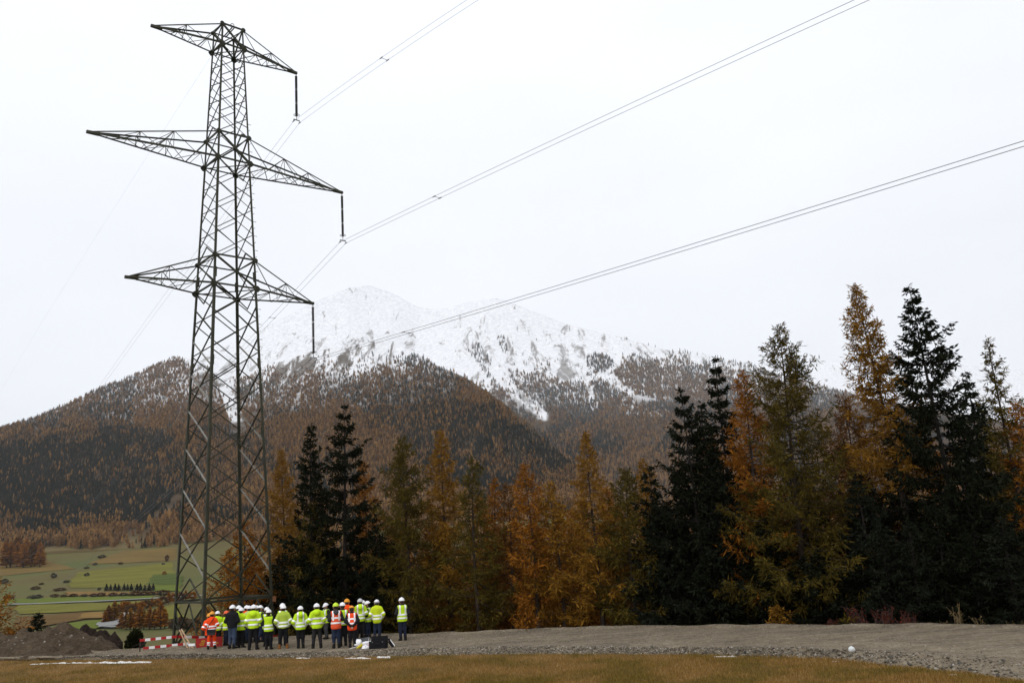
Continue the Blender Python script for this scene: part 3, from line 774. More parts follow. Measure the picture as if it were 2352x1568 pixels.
def wire_curve(P, px_pts, dirn=TB):
    q = [solve_s(P, *p, dirn) for p in px_pts]
    S = np.array([0] + [a for a, b in q]); Z = np.array([P[2]] + [b for a, b in q]) - P[2]
    A = np.stack([S, S ** 2], -1)[1:]; c = np.linalg.lstsq(A, Z[1:], rcond=None)[0]
    return c, S
NEAR = [[(880, 138), (1086, 0)], [(1000, 457), (1350, 288), (1982, 0)], [(930, 767), (1400, 621), (2352, 331)]]
AWAY = [[(640, 343), (389, 666), (258, 853), (226, 893)], [(625, 728), (296, 1070), (187, 1175)], [(640, 892), (414, 1107), (258, 1241)]]
SPACER = [[(883, 139)], [(1004, 456), (625, 728)], [(934, 766)]]
for i in range(3):
    cN, sN = wire_curve(yokes[i], NEAR[i]); cF, sF = wire_curve(yokes[i], AWAY[i], TAW)
    for s2, word in ((-1, 'nearer pair member'), (1, 'farther')):
        for c, lim, nm, dr in ((cN, -75.0, 'running overhead to the upper right', TB), (cF, 260.0, 'running away into the valley', TAW)):
            S = np.linspace(0, lim, 60); off = TA * 0.2 * s2
            pts = [yokes[i] + off + dr * s + np.array([0, 0, c[0] * s + c[1] * s * s]) for s in S]
            mb = MB(); mb.tube(pts, (0.0075, 0.0095, 0.0115)[i], 5)
            tag(mb.build('conductor', M['wire']), '%s twin cable of the %s insulator %s' % ('left' if s2 < 0 else 'right', names[i], nm), 'cable', 'twin conductors')
    for sp in SPACER[i]:
        aw = sp[0] < YOKE_PX[i][0]; dr = TAW if aw else TB; s, z = solve_s(yokes[i], *sp, dr); c = cF if aw else cN
        p0 = yokes[i] + dr * s + np.array([0, 0, c[0] * s + c[1] * s * s])
        mb = MB(); mb.bar(p0 - TA * 0.2, p0 + TA * 0.2, 0.018)
        for q in (-1, 1): mb.bar(p0 + TA * 0.2 * q - TB * 0.13, p0 + TA * 0.2 * q + TB * 0.13, 0.036)
        tag(mb.build('spacer', M['fitting']), 'small dark spacer clamp on the cables %s the %s insulator' % ('right of' if s < 0 else 'left below', names[i]), 'spacer', 'cable spacers')
    print('wire', i, 'near', cN, 'away', cF, sF.max())
ew = TC + np.array([0, 0, ZTOP]) + TB * 0.5
c, S = wire_curve(ew, [(330, 370), (150, 655), (0, 900)], TAW)
mb = MB(); mb.tube([ew + TAW * s + np.array([0, 0, c[0] * s + c[1] * s * s]) for s in np.linspace(0, S.max() * 1.3, 60)], 0.0035, 5)
tag(mb.build('earth_wire', M['wire']), 'faint thin wire from the pylon top down to the left', 'cable')
# ------------------------------------------------------------------ trees behind the platform
M['larch_orange'] = leafmat('larch_needles_orange', [(0.15, (0.0990, 0.0350, 0.0047)), (0.45, (0.1980, 0.0718, 0.0077)), (0.8, (0.3267, 0.1314, 0.0139))], 0.16)
M['larch_gold'] = leafmat('larch_needles_gold', [(0.15, (0.0964, 0.0452, 0.0067)), (0.45, (0.1815, 0.0866, 0.0100)), (0.8, (0.2836, 0.1411, 0.0184))], 0.16)
M['larch_green'] = leafmat('larch_needles_yellow_green', [(0.15, (0.0323, 0.0258, 0.0051)), (0.5, (0.0687, 0.0518, 0.0077)), (0.85, (0.1212, 0.0790, 0.0116))], 0.16)
M['larch_dull'] = leafmat('larch_needles_brown', [(0.15, (0.0554, 0.0236, 0.0062)), (0.5, (0.1160, 0.0472, 0.0098)), (0.85, (0.1816, 0.0798, 0.0151))], 0.16)
M['spruce'] = leafmat('spruce_needles', [(0.2, (0.005, 0.0065, 0.0035)), (0.6, (0.010, 0.0125, 0.006)), (0.9, (0.022, 0.024, 0.011))], 0.05, spec=0.03)
M['spruce_blue'] = leafmat('spruce_needles_grey', [(0.2, (0.007, 0.009, 0.006)), (0.6, (0.014, 0.017, 0.010)), (0.9, (0.028, 0.031, 0.018))], 0.05, spec=0.03)

def conifer(kind, H, R, seed, start=0.12, lean=(0.0, 0.0), dens=1.0, taper=0.8, px=4.5):
    """trunk/branch polygons and leaf blades of one tree, foot at the origin"""
    r = np.random.default_rng(seed)
    larch = kind == 'larch'
    def axis(z):
        t = z / H; return np.stack([lean[0] * np.abs(t) ** 1.4 + 0.06 * np.sin(t * 5 + seed), lean[1] * np.abs(t) ** 1.4 + 0.05 * np.cos(t * 4 + seed), z], -1)
    tb = MB(); zt = np.linspace(-0.5, H * 0.985, 12)
    r0 = 0.0095 * H + 0.03
    tb.tube(axis(zt), np.maximum(r0 * (1 - np.maximum(zt, 0) / H) ** 0.9, 0.012), 7)
    R = R * (1.72 if larch else 1.68)
    nb = int(H * (12.5 if larch else 15.0) * dens)
    B_, T_, W_, S_ = [], [], [], []
    for k in range(nb):
        t = start + (1 - start) * ((k + r.random()) / nb) ** 0.95 * 0.985
        if not larch: wz = 0.030 + 0.012 * (seed % 3); t = min(0.985, (math.floor(t / wz) + 0.5) * wz + r.normal(0, 0.10) * wz)
        z = t * H
        u = min(1.0, max(0.0, (t - start) / (1 - start)))
        prof = (1 - u) ** (taper + 0.12) * min(1.0, 0.45 + u * 4.5) * (1 - 0.35 * sstep(0.75, 1.0, u))
        Lb = R * prof * r.uniform(0.5, 1.15) * (1.0 if r.random() > 0.12 else 1.35) + 0.07
        az = k * 2.39996 + r.normal(0, 0.5)
        if larch: el = math.radians(-8 + 48 * u ** 1.5 + r.normal(0, 8)); sag = 0.16 * Lb; tipup = 0.20 * Lb
        else: el = math.radians(-14 + 52 * u ** 1.3 + r.normal(0, 7)); sag = 0.26 * Lb * (1 - 0.6 * u); tipup = 0.22 * Lb
        h = np.array([math.cos(az), math.sin(az), 0.0])
        s = np.linspace(0, 1, 6)
        c0 = axis(np.array([z]))[0]
        pts = c0 + np.outer(s * Lb * math.cos(el), h); pts[:, 2] += s * Lb * math.sin(el) - sag * np.sin(s * math.pi * 0.75) + tipup * s ** 3
        if Lb > 0.35: tb.tube(pts[::1] if Lb > 1 else pts[::2][:3], np.linspace(0.012 + 0.009 * Lb, 0.006, 6 if Lb > 1 else 3), 3, cap=False)
        sd = np.array([-h[1], h[0], 0])
        nt_ = max(4, int((Lb + 0.22) * (19 if larch else 21)))
        q = 0.10 + 0.9 * r.random(nt_) ** 0.8
        base = np.stack([np.interp(q, s, pts[:, j]) for j in range(3)], -1)
        sg = np.where(r.random(nt_) < 0.5, -1.0, 1.0)
        if larch:
            dirs = norm(h * r.uniform(0.1, 0.9, nt_)[:, None] + sd * (sg * r.uniform(0.1, 0.9, nt_))[:, None] + np.array([0, 0, 1.0]) * (r.uniform(-1.0, 0.35, nt_) + 0.35 * u)[:, None])
            tl = r.uniform(0.18, 0.62, nt_) * (0.55 + 0.45 * min(Lb, 1.5)) * (1 - 0.35 * q)
            ne = 4
        else:
            hang = r.random(nt_) < 0.5 * (1 - 0.7 * u)
            dz = np.where(hang, r.uniform(-1.6, -0.6, nt_), r.uniform(-0.35, 0.25, nt_))
            dirs = norm(h * r.uniform(0.3, 1.0, nt_)[:, None] + sd * (sg * r.uniform(0.2, 0.9, nt_))[:, None] + np.array([0, 0, 1.0]) * dz[:, None])
            tl = r.uniform(0.22, 0.58, nt_) * (0.6 + 0.4 * min(Lb, 1.6)) * (1 - 0.45 * q)
            ne = 3
        for e in range(ne):                            # blades along each twig
            f0 = e / ne * 0.85
            b = base + dirs * (tl * f0)[:, None]
            jit = norm(dirs + (0.55 if larch else 0.35) * r.normal(0, 1, (nt_, 3)))
            ln = tl * r.uniform(0.35, 0.65, nt_) + 0.05
            B_.append(b); T_.append(b + jit * ln[:, None])
            W_.append(r.uniform(0.012, 0.032, nt_) if larch else r.uniform(0.022, 0.050, nt_))
            S_.append(norm(np.cross(jit, r.normal(0, 1, (nt_, 3)))))
        # blades on the branch itself
        n2 = max(2, int(Lb * (6 if larch else 10))); q2 = r.random(n2)
        b = np.stack([np.interp(q2, s, pts[:, j]) for j in range(3)], -1)
        d2 = norm(h * 0.7 + 0.6 * r.normal(0, 1, (n2, 3)))
        B_.append(b); T_.append(b + d2 * r.uniform(0.08, 0.22, n2)[:, None]); W_.append(r.uniform(0.02, 0.04, n2)); S_.append(norm(np.cross(d2, r.normal(0, 1, (n2, 3)))))
    # leader
    n3 = 26; z3 = H * r.uniform(0.93, 1.0, n3); b = axis(z3); d3 = norm(np.array([0, 0, 0.9]) + 0.7 * r.normal(0, 1, (n3, 3)))
    B_.append(b); T_.append(b + d3 * (0.10 + 0.12 * r.random(n3))[:, None]); W_.append(np.full(n3, 0.018)); S_.append(norm(np.cross(d3, r.normal(0, 1, (n3, 3)))))
    V, F = rhombi(np.concatenate(B_), np.concatenate(T_), np.concatenate(W_), np.concatenate(S_))
    return tb, V, F
TREE_CACHE = {}
NLEAF = 0
def plant(name, kind, px, py, Y, hw, mat, label, seed, start=0.12, lean=0.0, dens=1.0, taper=0.8, group=None, share=None, cat='tree'):
    """stand a tree whose top shows at pixel (px,py) at depth Y; hw = half width of the crown in pixels"""
    global NLEAF
    if 500 < px < 700: Y += 5
    ye = Y
    for _ in range(12): ye = 0.5 * ye + 0.5 * (float(yfar(at(px, py, ye)[0])) + (0.4 if 'sapling' in name else 1.0 + 1.2 * min(hw, 75) * Y / FPX))
    Y = ye if name == 'larch_sapling' else max(Y, ye)
    top = at(px, py, Y); sc = Y / FPX
    bx = top[0] - lean
    gz = float(ground_z(bx, Y)); H = top[2] - gz; R = hw * sc
    root = empty(name, (bx, Y, gz)); tag(root, label, cat, group)
    bark = M['bark'] if kind == 'larch' else M['bark_dark']
    if share is not None and share in TREE_CACHE:
        tm, cm, h0, r0 = TREE_CACHE[share]
        root.scale = (R / r0, R / r0, H / h0); root.rotation_euler = (0, 0, seed * 1.7)
        link('trunk', tm, parent=root); c2 = cm
        if cm.materials[0] != mat: c2 = cm.copy(); c2.materials.clear(); c2.materials.append(mat)
        link('crown', c2, parent=root); return root
    tb, V, F = conifer(kind, H, R, seed, start, (lean, 0.0), dens, taper)
    NLEAF += len(F)
    tm = tb.mesh('trunk'); tm.materials.append(bark); cm = mesh_np('crown', V, F); cm.materials.append(mat)
    link('trunk', tm, parent=root); link('crown', cm, parent=root)
    if share is not None: TREE_CACHE[share] = (tm, cm, H, R)
    return root
O, GD, GR, DU, SP, SB2 = (M[k] for k in ('larch_orange', 'larch_gold', 'larch_green', 'larch_dull', 'spruce', 'spruce_blue'))
L_, S_K = 'larch', 'spruce'
TREES = [
 # name kind px py Y hw mat start lean dens taper label
 ('larch_tree', L_, 563, 1195, 47, 62, O, .05, 0, 1.0, .7, 'low orange larch seen through the foot of the pylon'),
 ('larch_tree', L_, 648, 1028, 48, 48, GD, .05, -.25, 1.0, .6, 'orange larch just right of the pylon legs'),
 ('spruce_tree', S_K, 714, 972, 46, 52, SP, .10, 0, .95, .75, 'dark spruce between the pylon and the tallest dark spruce'),
 ('larch_tree', L_, 716, 1152, 43.5, 46, GR, .04, 0, .8, .55, 'olive green larch low in front of the first dark spruce'),
 ('spruce_tree', S_K, 787, 930, 45, 68, SP, .06, 0, .85, .62, 'tall ragged dark spruce behind the people'),
 ('larch_tree', L_, 834, 1058, 50, 42, O, .1, 0, .9, .6, 'orange larch peeping out behind the ragged spruce'),
 ('spruce_tree', S_K, 866, 1180, 43, 50, SP, .03, 0, .9, .8, 'short dark spruce right of the ragged tall spruce'),
 ('larch_tree', L_, 926, 1003, 43.5, 66, GR, .06, 0, 1.15, .5, 'broad olive green larch with a rounded top'),
 ('larch_tree', L_, 1013, 984, 45, 52, GD, .08, 0, 1.0, .6, 'tall orange gold larch right of the rounded green one'),
 ('larch_tree', L_, 1083, 1050, 42.5, 52, GR, .10, .1, .8, .5, 'two-topped yellow green larch with one long side branch'),
 ('larch_tree', L_, 1130, 1098, 47, 34, O, .1, 0, .9, .6, 'narrow orange larch tip right of the two-topped larch'),
 ('larch_tree', L_, 1163, 1110, 45, 40, DU, .12, 0, .8, .6, 'brownish larch left of the bright orange pointed one'),
 ('larch_tree', L_, 1204, 1066, 42, 48, O, .22, -.2, .85, .55, 'bright orange larch with bare dark trunk in the middle'),
 ('larch_tree', L_, 1263, 1108, 42, 50, GD, .12, -.2, .85, .55, 'yellowish larch left of the tall slim larch'),
 ('larch_tree', L_, 1346, 988, 41, 50, GD, .14, 0, .95, .72, 'tall slim golden larch standing above its neighbours'),
 ('larch_tree', L_, 1310, 1170, 46, 45, O, .12, 0, .8, .6, 'orange larch behind and left of the slim golden one'),
 ('larch_tree', L_, 1432, 1078, 40, 58, GR, .06, 0, 1.1, .42, 'dome-topped olive green larch left of the dark spruces'),
 ('larch_tree', L_, 1392, 1120, 44, 42, O, .1, 0, .85, .5, 'orange larch between the slim larch and the dome-topped one'),
 ('spruce_tree', S_K, 1490, 1072, 40, 46, SP, .08, 0, .7, .7, 'thin see-through dark spruce right of the dome-topped larch'),
 ('spruce_tree', S_K, 1566, 890, 38, 98, SP, .04, 0, .9, .82, 'dark spruce with long upswept layered branches on its left'),
 ('spruce_tree', S_K, 1610, 922, 39.5, 72, SP, .04, 0, .9, .8, 'dark spruce crowding the layered spruce from the right'),
 ('spruce_tree', S_K, 1641, 818, 42, 48, SP, .2, 0, .8, .6, 'narrow dark spruce top rising behind the orange larch'),
 ('larch_tree', L_, 1703, 850, 38, 62, O, .10, 0, 1.0, .5, 'bright orange larch beside the narrow dark spruce'),
 ('larch_tree', L_, 1786, 743, 37, 118, GR, .05, .25, 1.1, .62, 'large spreading yellow green larch right of centre'),
 ('larch_tree', L_, 1936, 908, 40, 66, DU, .05, 0, 1.0, .45, 'rusty larch filling the gap below the tall leaning larch'),
 ('larch_tree', L_, 1963, 653, 36.5, 66, GD, .42, -.75, .85, .62, 'very tall golden larch with a bare leaning dark trunk'),
 ('spruce_tree', S_K, 2090, 652, 35, 128, SP, .04, -.2, 1.0, .72, 'tallest dark spruce near the picture\'s right side'),
 ('spruce_tree', S_K, 2219, 852, 38, 48, SP, .1, 0, .8, .7, 'slim dark spruce right of the tallest spruce'),
 ('larch_tree', L_, 2264, 775, 36.5, 56, GR, .3, -.3, .6, .75, 'thin sparse greenish larch near the right edge'),
 ('larch_tree', L_, 2245, 915, 38.5, 50, GR, .1, 0, .8, .6, 'dull green larch below the sparse greenish one'),
 ('larch_tree', L_, 2332, 920, 36, 60, O, .08, 0, .9, .5, 'orange larch cut by the right edge of the picture'),
 ('spruce_tree', S_K, 1965, 1090, 35.3, 70, SB2, .02, 0, .9, .8, 'young dark spruce in front of the leaning larch'),
 ('spruce_tree', S_K, 2200, 1030, 34.2, 85, SP, .02, 0, .9, .75, 'bushy dark spruce low in front near the right edge'),
 ('spruce_tree', S_K, 1640, 1070, 37.5, 80, SB2, .02, 0, .9, .75, 'bushy grey green spruce below the bright orange larch'),
 ('larch_tree', L_, 1745, 1120, 36.0, 85, GR, .03, 0, .9, .5, 'low olive larch in front of the large spreading larch'),
]
for k, (nm, kd, px, py, Y, hw, mt, st, ln, de, tp, lb) in enumerate(TREES):
    plant(nm, kd, px, py, Y, hw, mt, lb, 100 + k, st, ln, de, tp)
# the second top and the long branch of the two-topped larch are in its neighbour shapes; fillers stand farther back in the wood
FILL = []
r_ = np.random.default_rng(5)
for px in np.linspace(1520, 2440, 17): FILL.append((S_K, px + r_.uniform(-20, 20), r_.uniform(1010, 1180), r_.uniform(38, 45), r_.uniform(60, 85), SP))
for px in np.linspace(1500, 2420, 15): FILL.append((S_K, px + r_.uniform(-18, 18), r_.uniform(1120, 1290), 30 + r_.uniform(0, 3), r_.uniform(48, 70), (SP, SB2)[int(r_.integers(2))]))
for px in np.linspace(640, 900, 5): FILL.append((S_K, px + r_.uniform(-14, 14), r_.uniform(1215, 1285), r_.uniform(45, 50), r_.uniform(45, 60), SP))
for px in np.linspace(905, 1480, 15): FILL.append((L_, px + r_.uniform(-18, 18), r_.uniform(1135, 1240), r_.uniform(46, 56), r_.uniform(38, 52), (DU, O, DU, GD)[int(r_.integers(4))]))
for px in np.linspace(520, 660, 3): FILL.append((L_, px + r_.uniform(-10, 10), r_.uniform(1230, 1290), r_.uniform(48, 54), r_.uniform(40, 52), O))
for px in np.linspace(1500, 2380, 9): FILL.append((L_, px + r_.uniform(-25, 25), r_.uniform(980, 1120), r_.uniform(42, 50), r_.uniform(55, 75), (DU, GD)[int(r_.integers(2))]))
ORD = 'first second third fourth fifth sixth seventh eighth ninth tenth eleventh twelfth thirteenth fourteenth fifteenth sixteenth seventeenth eighteenth nineteenth twentieth'.split()
def fill_kind(f):
    side = 'behind the people' if f[1] < 900 else 'in the middle of the wood' if f[1] < 1500 else 'on the right'
    return ('low dark spruce along the gravel edge ' if f[0] == S_K and f[3] < 34 else 'dark spruce deep in shade ' if f[0] == S_K else 'rusty larch standing back ') + side
KINDS = [fill_kind(f) for f in FILL]
for k, (kd, px, py, Y, hw, mt) in enumerate(FILL):
    same = sorted((i for i in range(len(FILL)) if KINDS[i] == KINDS[k]), key=lambda i: FILL[i][1])
    plant('spruce_tree' if kd == S_K else 'larch_tree', kd, px, py, Y, hw, mt, KINDS[k] + ', ' + ORD[same.index(k)] + ' from the left', 300 + k, 0.05, 0, 0.9, 0.6,
          group=KINDS[k].replace('spruce', 'spruces').replace('larch ', 'larches '), share=(kd, k % 5))
# small ones at the edge of the gravel and on the left
plant('larch_sapling', L_, 1205, 1372, 36, 22, O, 'small bright orange larch sapling at the gravel edge', 501, .02, 0, 1.6, .7)
plant('larch_sapling', L_, 1786, 1395, 30, 17, GD, 'yellow larch sapling at the far gravel edge on the right', 502, .0, 0, 2.2, .5)
plant('larch_tree', L_, -40, 1330, 48, 60, O, 'orange larch whose branches reach in at the left edge', 503, .02, 0, 1.2, .35)
plant('spruce_sapling', S_K, 89, 1408, 47, 24, SB2, 'small young spruce behind the earth mound', 504, .0, 0, 1.3, .7)
print('near leaves', NLEAF)
# ------------------------------------------------------------------ valley fields, tracks, bushes (left of the pylon)
def valley_hit(px, py):
    d = ray(px, py); Ys = np.geomspace(48, 2300, 1600)
    g_ = ground_z(d[0] * Ys, Ys); zz = EYE + d[2] * Ys
    k = np.argmax(zz < g_)
    if zz[k] >= g_[k]: k = len(Ys) - 1
    return np.array([d[0] * Ys[k], Ys[k], g_[k]])
def z7(x, y): return (x * 0.31136, 976.1 + y * 0.31136)
def patch(name, poly, mat, lift, label, sub=14):
    """a field draped on the valley floor: quad given by four image corners"""
    c = [valley_hit(*z7(*p)) for p in poly]
    V = []; n = sub
    for a in range(n + 1):
        for b in range(n + 1):
            u, v = a / n, b / n
            p = (c[0] * (1 - u) + c[1] * u) * (1 - v) + (c[3] * (1 - u) + c[2] * u) * v
            w = 4.0 * (vnoise(p[0] / 25, p[1] / 25, 5) - 0.5)
            x, y = p[0] + w, p[1] + w * 2
            V.append((x, y, float(ground_z(x, y)) + lift))
    i = np.arange((n + 1) ** 2).reshape(n + 1, n + 1)
    F = np.stack([i[:-1, :-1], i[1:, :-1], i[1:, 1:], i[:-1, 1:]], -1).reshape(-1, 4)
    setting(link(name, mesh_np(name, np.array(V), F, smooth=True), mat), label=label)
def field_mat(name, c, var=0.3, scale=0.05):
    m = NT(name); p = m.pos(); mp_ = m.n("ShaderNodeMapping"); mp_.inputs['Scale'].default_value = (0.25, 1, 1); m.l(p, mp_.inputs[0])
    f = m.math('ADD', m.math('MULTIPLY', m.noise(mp_.outputs[0], scale, 5, 0.65), 0.7), m.math('MULTIPLY', m.noise(p, scale * 8, 3, 0.6), 0.3))
    return m.bsdf(m.ramp(f, [(0.33, tuple(x * (1 - var) for x in c)), (0.67, tuple(x * (1 + var) for x in c))]), 0.95, 0, 0.1)
FG = field_mat('field_green', (0.0808, 0.1023, 0.0095)); FD = field_mat('field_dark_green', (0.0524, 0.0696, 0.0083)); FT = field_mat('field_tan', (0.1166, 0.0753, 0.0182))
FB = field_mat('field_ploughed', (0.0904, 0.0507, 0.0121)); FO = field_mat('field_stubble', (0.1508, 0.0883, 0.0218)); FL = field_mat('field_light_green', (0.1095, 0.1023, 0.0127)); RD = field_mat('road_grey', (0.20, 0.20, 0.19), 0.12)
for nm, poly, mt, lift, lb in [
    ('field', [(560, 1090), (1260, 1015), (1330, 1180), (500, 1205)], FL, 0.6, 'pale green terraced meadow'),
    ('field', [(1080, 1175), (1140, 1105), (1340, 1098), (1350, 1182)], FD, 1.0, 'dark green meadow beside the pylon'),
    ('field', [(620, 1030), (900, 930), (1300, 905), (1290, 1000)], FT, 0.6, 'tan pasture below the wood'),
    ('field', [(-60, 1000), (330, 985), (560, 1060), (-60, 1120)], FT, 0.5, 'tan pasture below the larch grove'),
    ('field', [(100, 1285), (1120, 1262), (1120, 1288), (120, 1318)], FG, 0.8, 'long bright green field'),
    ('field', [(-60, 1300), (90, 1290), (110, 1330), (-60, 1345)], FG, 0.8, 'small green field at the left edge'),
    ('field', [(110, 1335), (1080, 1300), (760, 1372), (130, 1400)], FL, 0.8, 'olive meadow below the grey road'),
    ('field', [(90, 1425), (700, 1380), (600, 1440), (150, 1520)], FB, 1.0, 'brown ploughed field'),
    ('field', [(545, 1442), (645, 1392), (785, 1382), (755, 1432)], FO, 1.3, 'orange stubble field'),
    ('field', [(420, 1475), (770, 1438), (745, 1500), (500, 1545)], FG, 0.9, 'small green field by the bend in the track'),
    ('field', [(1000, 1400), (1320, 1318), (1360, 1420), (1240, 1440)], FL, 0.8, 'green slope beside the pylon'),
    ('field', [(500, 1230), (1150, 1238), (1150, 1252), (500, 1262)], FO, 0.9, 'strip of straw coloured field'),
    ('field', [(1140, 1182), (1340, 1180), (1345, 1230), (1140, 1225)], FG, 0.9, 'bright green field behind the pylon leg')]:
    patch(nm, poly, mt, lift, lb)
def strip(name, pts, w, mat, lift, label):
    P = np.array([valley_hit(*z7(*p)) for p in pts]); t = np.linspace(0, len(P) - 1, (len(P) - 1) * 12 + 1)
    C = np.stack([np.interp(t, np.arange(len(P)), P[:, k]) for k in range(3)], -1)
    D = np.gradient(C, axis=0); D[:, 2] = 0; D = norm(D); N = np.stack([-D[:, 1], D[:, 0], 0 * t], -1)
    V = []
    for s in (-1, -0.33, 0.33, 1):
        q = C + N * s * w / 2; q[:, 2] = ground_z(q[:, 0], q[:, 1]) + lift; V.append(q)
    n = len(t); V = np.concatenate(V); i = np.arange(4 * n).reshape(4, n)
    F = np.stack([i[:-1, :-1], i[1:, :-1], i[1:, 1:], i[:-1, 1:]], -1).reshape(-1, 4)[:, ::-1]
    setting(link(name, mesh_np(name, V, F, smooth=True), mat), label=label)
strip('valley_road', [(20, 1330), (300, 1322), (700, 1306), (1120, 1284), (1500, 1262)], 9.0, RD, 1.3, 'grey valley road')
strip('farm_track', [(900, 1410), (870, 1440), (800, 1462), (752, 1465), (740, 1482), (790, 1497), (850, 1500), (905, 1490)], 6.0, RD, 1.5, 'pale winding farm track')
strip('farm_track', [(880, 1400), (872, 1440), (850, 1490)], 22.0, RD, 1.7, 'pale parking patch by the track')

M['bush_brown'] = leafmat('bush_leaves_brown', [(0.15, (0.05, 0.028, 0.016)), (0.5, (0.095, 0.052, 0.025)), (0.85, (0.15, 0.08, 0.03))], 0.2)
M['bush_grey'] = leafmat('bush_twigs_grey', [(0.15, (0.04, 0.036, 0.026)), (0.5, (0.07, 0.062, 0.04)), (0.85, (0.10, 0.09, 0.055))], 0.2)
def vtree_mesh(name, seed, kind, mat):
    r = np.random.default_rng(seed); n = 260
    if kind == 'cone': V, F = mini_tree(seed, 1.0, 0.22, 210, 0.2, 0.6, 0.045)
    elif kind == 'spruce': V, F = mini_tree(seed, 1.0, 0.2, 210, -0.4, 0.8, 0.045)
    else:
        d = norm(r.normal(0, 1, (n, 3)))
        B = d * (0.25 * r.random((n, 1)) + 0.1) + np.array([0, 0, 0.42]); T = d * np.array([0.46, 0.46, 0.46]) * (0.7 + 0.6 * fbm(d[:, 0] * 2.5 + seed, d[:, 2] * 2.5 + d[:, 1], 3, seed))[:, None] * r.uniform(0.75, 1.12, (n, 1)) + np.array([0, 0, 0.42])
        V, F = rhombi(B, T, r.uniform(0.03, 0.075, n), norm(np.cross(T - B, r.normal(0, 1, (n, 3)))))
    tb = MB(); tb.tube([(0, 0, -0.05), (0.01, 0, 0.4), (0, 0, 0.85)], [0.02, 0.014, 0.005], 5)
    n0 = len(V); V = np.concatenate([V, np.array(tb.v)]); F2 = np.array([f for f in tb.f if len(f) == 4]) + n0
    me = mesh_np(name, V, np.concatenate([F, F2]), [0] * len(F) + [1] * len(F2)); me.materials.append(mat); me.materials.append(M['bark']); return me
VM = {('cone', 0): vtree_mesh('valley_larch', 11, 'cone', O), ('cone', 1): vtree_mesh('valley_larch', 12, 'cone', M['larch_dull']), ('cone', 2): vtree_mesh('valley_larch', 13, 'cone', GD),
      ('spruce', 0): vtree_mesh('valley_spruce', 14, 'spruce', SB2), ('bush', 0): vtree_mesh('valley_bush', 15, 'bush', M['bush_brown']), ('bush', 1): vtree_mesh('valley_bush', 16, 'bush', M['bush_grey']), ('bush', 2): vtree_mesh('valley_bush', 17, 'bush', O)}
ORD = 'first second third fourth fifth sixth seventh eighth ninth tenth eleventh twelfth thirteenth fourteenth fifteenth sixteenth seventeenth'.split()
def rank(L, k): return ORD[sorted(range(len(L)), key=lambda i: L[i][0] if isinstance(L[i], tuple) else L[i]).index(k)]
def vplant(x, y, h, kind, v, name, label, group, wf=1.0):
    p = valley_hit(*z7(x, y)); H = 1.22 * h * 0.31136 / FPX * p[1]; wf = wf * 1.12
    o = link(name, VM[(kind, v)], loc=(p[0], p[1], p[2] - 0.15), rot=(0, 0, random.random() * 6.28), scale=(H * wf, H * wf, H))
    tag(o, label, 'tree' if kind != 'bush' else 'bush', group)
_row = [(898, 1503, 95, 1.6), (930, 1507, 105, 1.5), (960, 1508, 125, 1.4), (985, 1506, 100, 1.5), (1030, 1508, 150, 1.4), (1062, 1507, 110, 1.6), (1102, 1509, 135, 1.5), (1140, 1508, 120, 1.5), (1182, 1508, 165, 1.5), (1215, 1500, 115, 1.5), (800, 1462, 105, 1.8), (842, 1452, 120, 1.7), (775, 1466, 80, 1.7), (870, 1440, 95, 1.5)]
for k, (x, y, h, wf) in enumerate(_row):
    vplant(x, y, h, 'cone', k % 3 if k % 4 else 0, 'larch_tree', 'orange larch in the clump beside the winding farm track, ' + rank(_row, k) + ' from the left', 'larches beside the farm track', wf)
_row = [(895, 1375, 62), (930, 1382, 78), (962, 1390, 66), (1000, 1372, 58), (1040, 1362, 60), (1080, 1352, 58), (1120, 1342, 55), (1160, 1336, 52), (1200, 1327, 62), (1245, 1314, 66), (1285, 1302, 62), (1325, 1296, 60), (1370, 1290, 60), (1420, 1284, 55)]
for k, (x, y, h) in enumerate(_row):
    vplant(x, y, h, 'bush' if k % 3 else 'cone', (0, 2, 0)[k % 3], 'larch_tree', 'rusty tree in the slanting row up from the farm track, ' + rank(_row, k) + ' from the left', 'slanting row of rusty trees', 1.15 if k % 3 else 1.6)
_row = [785, 815, 848, 875, 915, 940, 968, 1010, 1035, 1068, 1100, 1130]
for k, x in enumerate(_row):
    vplant(x, 1222 - (k % 3), 44 - 5 * (k % 4 == 1), 'spruce', 0, 'spruce_tree', 'small black spruce in the straight row across the meadow, ' + rank(_row, k) + ' from the left', 'spruce row on the meadow', 1.9)
_row = [(80, 1278, 24, 1), (55, 1280, 20, 1), (235, 1280, 26, 1), (270, 1282, 32, 1), (400, 1272, 26, 0), (470, 1270, 22, 0), (540, 1268, 26, 0), (620, 1266, 20, 1), (690, 1264, 24, 0), (745, 1262, 26, 0), (830, 1260, 26, 0), (910, 1258, 24, 1), (1000, 1256, 34, 0), (1060, 1256, 30, 0), (1110, 1254, 28, 0), (1205, 1255, 40, 0)]
for k, (x, y, h, v) in enumerate(_row):
    vplant(x, y, h, 'bush', v, 'bush', 'brownish bush in the hedge line along the far green field, ' + rank(_row, k) + ' from the left', 'hedge line bushes', 2.3)
_row = [(395, 1128, 38, 1, 1.0), (640, 1116, 28, 1, 1.2), (700, 1032, 18, 1, 1.8), (890, 1026, 16, 0, 2.2), (1212, 1107, 30, 2, .9), (1205, 1030, 14, 1, 1.8), (1232, 1006, 48, 0, .6), (640, 1058, 16, 1, 2.2), (30, 1170, 36, 1, 1.6), (490, 1162, 18, 1, 2.5), (440, 1222, 22, 0, 4.0), (260, 1212, 24, 0, 2.6), (732, 1216, 20, 1, 1.2), (750, 980, 24, 1, 2.2), (305, 1175, 14, 0, 2.6)]
